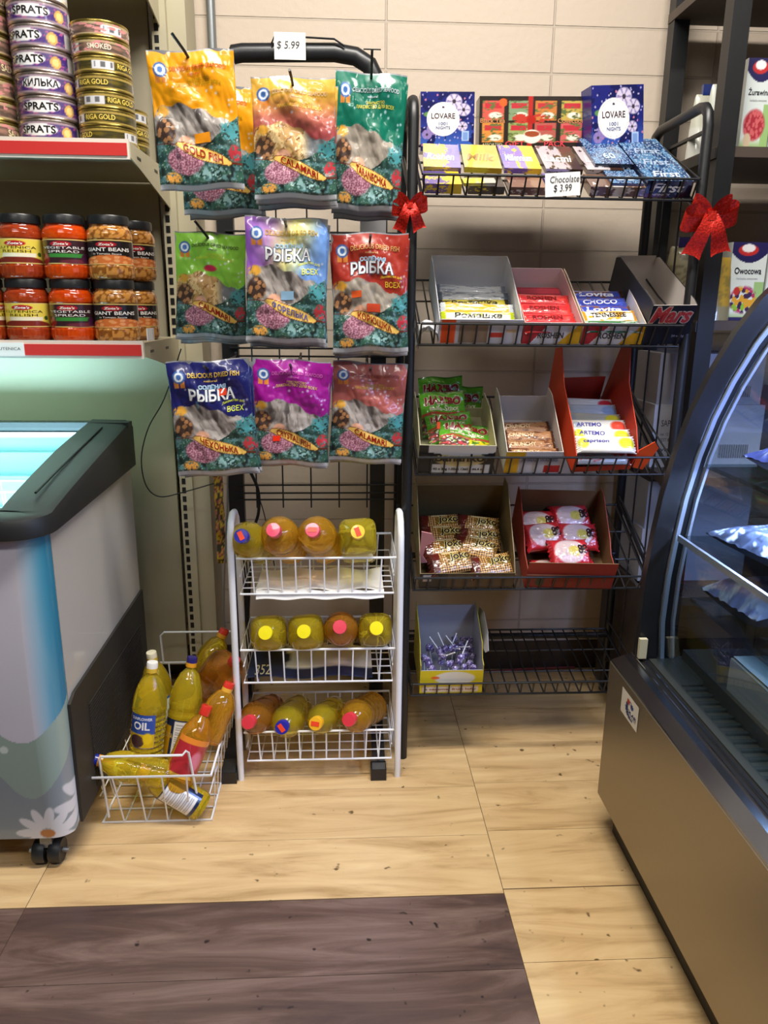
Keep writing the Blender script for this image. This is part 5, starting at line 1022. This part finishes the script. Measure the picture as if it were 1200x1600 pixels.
tea(1190, 1246, 497, 374, 1.835, 'o', 'Owocowa', 'second Owocowa tea box cut off at the picture edge of the lower shelf', 1.1005)
def pouch(px, pyb, pyt, Y, wd, paint, label, z, cap=None, mt='film', dp=.03):
    a, d = at(px, pyb, Y), at(px, pyt, Y); h = d[2] - z; T = thing('pouch', label, 'bag', (a[0], Y, z)); b = MB()
    def f(u, v, s=1):
        a_ = u * 2 * math.pi; k = np.clip(1 - v, 0, 1) ** .55; return np.stack([wd / 2 * (.72 + .28 * k) * np.cos(a_), dp * np.sin(a_) * (.10 + .9 * k), v * h], -1)
    b.grid(40, 30, lambda u, v: f(u, v), paint); b.add(f(np.linspace(0, 1, 21)[:-1], np.zeros(20)), [tuple(range(20))[::-1]], 0, '888888'); b.build('pouch_body', mt, T, local=True)
    if cap: b = MB(); b.box(-wd * .2, wd * .2, -.006, .006, h - .002, h + .022, 0, cap); b.build('clip', 'gloss', T, local=True, smooth=False)
pouch(1098, 235, 148, 2.00, .085, lambda u, v: over(flat(u, 'b8b8a8'), v < .5, 'c4c4bc'), 'clear pouch with blue top standing behind the shelf post', 1.4785, '1e3070')
pouch(1122, 225, 132, 1.93, .08, lambda u, v: over(flat(u, 'c8ccc0'), v < .4, 'bfc4b4'), 'pale pouch with blue top next to the clear pouch', 1.4785, '1e3070')
pouch(1113, 498, 402, 1.84, .075, lambda u, v: over(over(flat(u, 'b0913c'), v < .24, '8a8468'), fbm(u, v, 12, 3) > .6, '8c7a3c'), 'yellow bag of herbal tea beside the Owocowa box', 1.1005)
pouch(1062, 470, 385, 1.99, .10, lambda u, v: over(flat(u, '6a6048'), fbm(u, v, 14, 5) > .5, '8f8668'), 'clear bag of dried herbs behind the candy rack post', 1.1005, '241c48')
def ctn(x0, x1, y, z0, h, label, texts=(), c='c8ccd6', dp=.16):
    T = thing('shipping_carton', label, 'box', (x0, y, z0)); b = MB(); b.box(0, x1 - x0, 0, dp, 0, h, 0, c); w = x1 - x0; fs = lambda u, v, l=0: np.stack([u * w, np.full_like(u, -.0004 - l), v * h], -1)
    for tx, rc in texts: b.text(tx, rc, fs, '3a3a44')
    if 'barcode' in label:
        for k in range(26): b.grid(2, 2, lambda u, v, k=k: fs(.62 + k * .0105 + u * (.004 + .003 * (k % 2)), .15 + v * .22, .0002), '55555c')
    b.build('carton', 'card', T, local=True, smooth=False)
LBL = [('SAPER.', (.07, .66, .22, .76)), ('net 12 x 100 g', (.07, .50, .24, .56)), ('BEST BEFORE', (.07, .42, .24, .47)), ('Syncal', (.05, .24, .24, .33))]
ctn(.806, 1.10, 1.93, .7205, .165, 'white carton with black print and a barcode on the shelf behind the candy rack', LBL)
ctn(.812, 1.09, 1.94, .886, .13, 'grey white carton on top of the barcode printed one', (), 'b8bac4')
ctn(.806, 1.10, 1.93, .4005, .15, 'bluish grey carton on the lower shelf behind the candy rack', (), 'b8bccc')
ctn(.812, 1.10, 1.935, .5508, .13, 'bluish grey carton stacked on another on the lower shelf', (), 'b4b8c8')
ctn(1.2, 1.5, 1.97, .7205, .2, 'white carton further along the shelf behind the display case', (), 'a8acb8')
MB().box(.79, .838, 1.86, 2.15, .0, .40).build('x', 'wood')
o = bpy.data.objects['x']; o.name = 'cabinet_panel'; tag(o, 'dark brown panel standing under the shelf end beside the wall', 'panel')

# ------------------------------------------------------------------ curved glass display case
dc = thing('display_case', 'refrigerated display case with curved glass front and stainless steel base', 'display case', (.95, .8, 0))
CY = 1.435; CYN = -.35
b = MB()
b.prism([(.558, .087), (.558, .405), (.575, .415), (1.30, .415), (1.30, .087)], lambda a, c, w: (a, CYN + w, c), CY - CYN)
pan = b.build('steel_base', 'steel', dc, smooth=False)
MB().box(.592, 1.28, CYN + .03, CY - .02, 0, .088).build('kick_plate', 'kick', dc, smooth=False)
# logo sticker
b = MB(); a0, a1, a2 = atx(973, 1072, .5572), atx(998, 1100, .5572), atx(972, 1113, .5572)
yA, yB = a0[1], atx(998, 1110, .5572)[1]; zA, zB = a0[2], atx(972, 1113, .5572)[2]
sf = lambda u, v, l=0: np.stack([np.full_like(u, .5573 - l), yA + (yB - yA) * u, zB + (zA - zB) * v], -1)
b.grid(24, 24, lambda u, v: sf(u, v), lambda u, v: over(over(over(flat(u, 'e2ded2'), (np.hypot(u - .62, v - .45) < .36) & (np.hypot(u - .72, v - .50) > .32) & (u < .7), '20386c'), disc(u, v, .42, .72, .10, .12, .2), 'b03c34'), disc(u, v, .62, .66, .1, .12, .2), '24407c'))
b.text('POLAR', (.30, .34, .92, .46), sf, '20386c', bold=.04); b.text('SYSTEMS', (.36, .24, .90, .30), sf, '20386c'); b.build('maker_sticker', 'gloss', dc, smooth=False)
# ledge between the base and the glass
b = MB(); b.prism([(.558, .405), (.560, .409), (.590, .418), (.612, .418), (.612, .40)], lambda a, c, w: (a, CYN + w, c + .001), CY - CYN - .002); b.build('ledge', 'darkchrome', dc, smooth=False) if False else None
M['darkchrome'] = mat('polished_dark_steel', '8c9098', 0.22, metal=1.0)
b = MB(); b.prism([(.559, .400), (.560, .409), (.585, .420), (.600, .422), (.600, .40)], lambda a, c, w: (a, CYN + w, c + .001), CY - CYN - .002); b.build('front_ledge', 'darkchrome', dc, smooth=False)
b = MB(); b.prism([(.600, .40), (.600, .416), (.630, .416), (.630, .40)], lambda a, c, w: (a, CYN + w, c + .001), CY - CYN - .002); b.build('glass_track', 'blackpl', dc, smooth=False)
b = MB(); b.box(.600, .602, CYN, CY - .002, .4195, .4265); b.box(.618, .6195, CYN, CY - .002, .4175, .422); b.build('track_trim', 'chrome', dc, smooth=False)
OUT = [(.616, .405), (.608, .50), (.610, .60), (.618, .69), (.628, .771), (.646, .86), (.668, .937), (.697, 1.01), (.735, 1.085), (.775, 1.145), (.83, 1.205), (.90, 1.255), (.98, 1.285), (1.20, 1.30)]
def offset(path, d):
    out = []
    for i, p in enumerate(path):
        a = path[max(i - 1, 0)]; c = path[min(i + 1, len(path) - 1)]; dx, dz = c[0] - a[0], c[1] - a[1]; L = math.hypot(dx, dz); out.append((p[0] + dz / L * d, p[1] - dx / L * d))
    return out
def band(b, d0, d1, y0, y1, m=0):
    A, Bq = offset(OUT, d0), offset(OUT, d1); n = len(A); v = []
    for (p, q) in zip(A, Bq): v += [(p[0], y0, p[1]), (q[0], y0, q[1]), (q[0], y1, q[1]), (p[0], y1, p[1])]
    f = [(i * 4 + k, i * 4 + (k + 1) % 4, (i + 1) * 4 + (k + 1) % 4, (i + 1) * 4 + k) for i in range(n - 1) for k in range(4)] + [(0, 1, 2, 3)[::-1], tuple((n - 1) * 4 + k for k in range(4))]
    b.add(v, f, m)
b = MB(); band(b, 0, .036, CY - .016, CY + .006); b.build('end_frame', 'blackpl', dc)
b = MB(); band(b, .042, .050, CY - .020, CY - .008); b.build('frame_strip', 'alu', dc)
b = MB(); band(b, .066, .071, CY - .020, CY - .010); b.build('frame_strip', 'alu', dc)
b = MB(); band(b, .052, .064, CY - .010, CY - .002); b.build('frame_gasket', 'blackpl', dc)
b = MB(); band(b, .032, .037, CYN, CY - .022); b.build('curved_glass', 'glass', dc)
I2 = offset(OUT, .068); b = MB(); n = len(I2)
b.add([(p[0], CY - .012, p[1]) for p in I2] + [(1.25, CY - .012, 1.28), (1.25, CY - .012, .42)], [tuple(range(n + 2))]); b.build('end_glass', 'glass', dc, smooth=False)
b = MB(); b.box(1.25, 1.29, CYN, CY, .415, 1.30); b.box(1.0, 1.29, CYN, CY, 1.29, 1.34); b.build('rear_housing', 'blackpl', dc, smooth=False)
b = MB(); b.box(.606, .622, CY - .03, CY - .02, .425, .468, 0, 'd8cfae'); b.build('corner_clip', 'gloss', dc, smooth=False)
b = MB(); b.box(.632, 1.25, CYN, CY - .02, .412, .422); b.build('deck', 'gray2', dc, smooth=False) if False else None
M['deck'] = mat('deck_steel', '5e625f', 0.35, metal=0.7)
b = MB(); b.box(.632, .650, CYN, 1.30, .405, .420); b.box(.702, 1.25, CYN, CY - .02, .405, .440); b.box(.632, .702, CYN, 1.30, .33, .345); b.box(.632, .702, 1.30, CY - .02, .405, .420); b.build('deck', 'deck', dc, smooth=False)
b = MB()
for k in range(58):
    y = 1.285 - k * .026
    b.box(.650, .694, y - .004, y + .005, .412, .420)
b.box(.694, .702, CYN, 1.30, .405, .448); b.build('vent_grille', 'deck', dc, smooth=False)
M['shelfg'] = glass_mat('shelf_glass', 'cfd8d8', 0.06)
for z, xf in ((.560, .70), (.690, .665), (.835, .70)):
    if z == .690: MB().box(xf - .006, xf, CYN, CY - .03, z - .010, z + .002).build('shelf_rail', 'alu', dc, smooth=False)
    MB().box(xf, 1.25, CYN, CY - .03, z - .008, z).build('glass_shelf', 'shelfg', dc, smooth=False)
b = MB(); b.tube([(.92, CYN, 1.235), (.92, CY - .05, 1.235)], .009, seg=10); b.build('led_tube', 'lamp', dc)
area_light('case_light', (.98, .75, 1.22), .12, 1.2, 22, (0.42, 0.52, 1.0))
area_light('case_light', (.76, .85, .822), .03, 1.0, 10, (0.5, 0.62, 1.0))  # extra fill added under the shelf to brighten the tray, no fixture modelled
def vacpack(x, y, z, w, d, h, rz, paint, label, seed, name='vacuum_pack'):
    T = thing(name, label, 'package', mw=TRS((x, y, z), 0, 0, R(rz))); sf = pillow_sf(w, d, h, seed, .22); b = MB()
    b.grid(50, 40, lambda u, v: sf(u, v), paint); b.grid(12, 12, lambda u, v: sf(u, v, 0, -1), '8088a8', flip=True); b.build('package', 'film', T, local=True)
blue = lambda a, c, s: (lambda u, v: over(over(flat(u, a), fbm(u, v, 7, s) > .55, c), fbm(u, v, 15, s + 3) > .66, 'dfe4f4'))
# packs on the deck, lower and upper glass shelves
T = thing('food_tray', 'large white covered tray in blue light inside the display case', 'tray', (.702, 1.06, .4405)); b = MB()
b.box(0, .38, -.62, .17, 0, .070, 0, 'a8acb0'); b.grid(40, 40, lambda u, v: np.stack([.003 + u * .374, -.617 + v * .784, .073 + .004 * fbm(u, v, 6, 3)], -1), lambda u, v: over(flat(u, 'c8e0fa'), fbm(u, v, 5, 2) > .55, 'dcecfc')); b.build('tray_body', 'gloss', T, local=True)  # white cover, the case's blue light is painted into its colour
def pk2(px, py, z, w, d, h, rz, paint, label, seed):
    p = atz(px, py, z); vacpack(p[0], p[1], z + .0005, w, d, h, rz, paint, label, seed)
vacpack(.80, 1.29, .5605, .19, .17, .075, 8, blue('8c94d0', 'c4c8ec', 3), 'blue white crinkled package on the lowest glass shelf by the case end', 3)
vacpack(1.04, 1.26, .5605, .20, .22, .07, -10, blue('7a5c7c', '4a4a84', 6), 'purplish wrapped package on the lowest glass shelf behind the blue white one', 4)
vacpack(.85, 1.00, .5605, .22, .22, .06, 8, blue('6c6c9c', '9a9cc4', 8), 'blue grey wrapped package further along the lowest glass shelf', 5)
vacpack(.80, 1.24, .6905, .20, .24, .055, 12, blue('3c4458', '5a6480', 4), 'dark grey blue wrapped package on the middle glass shelf', 6)
vacpack(1.05, 1.22, .6905, .18, .24, .06, -5, blue('5c5a70', '4a5a50', 9), 'greyish wrapped package at the back of the middle glass shelf', 7)
vacpack(.86, .98, .6905, .22, .22, .06, 5, blue('4a5468', '6a7488', 12), 'slate coloured wrapped package further along the middle glass shelf', 11)
vacpack(.84, 1.24, .8355, .20, .22, .06, 6, blue('5c68b8', '8a94d8', 2), 'deep blue wrapped package on the highest glass shelf by the case end', 8)
vacpack(1.09, 1.2, .8355, .20, .22, .07, 4, blue('8a6450', '5c5a80', 5), 'brownish wrapped package at the back of the highest glass shelf', 9)
vacpack(.90, .98, .8355, .22, .22, .07, -4, blue('4c5490', '6a74b8', 7), 'dark blue wrapped package further along the highest glass shelf', 10)
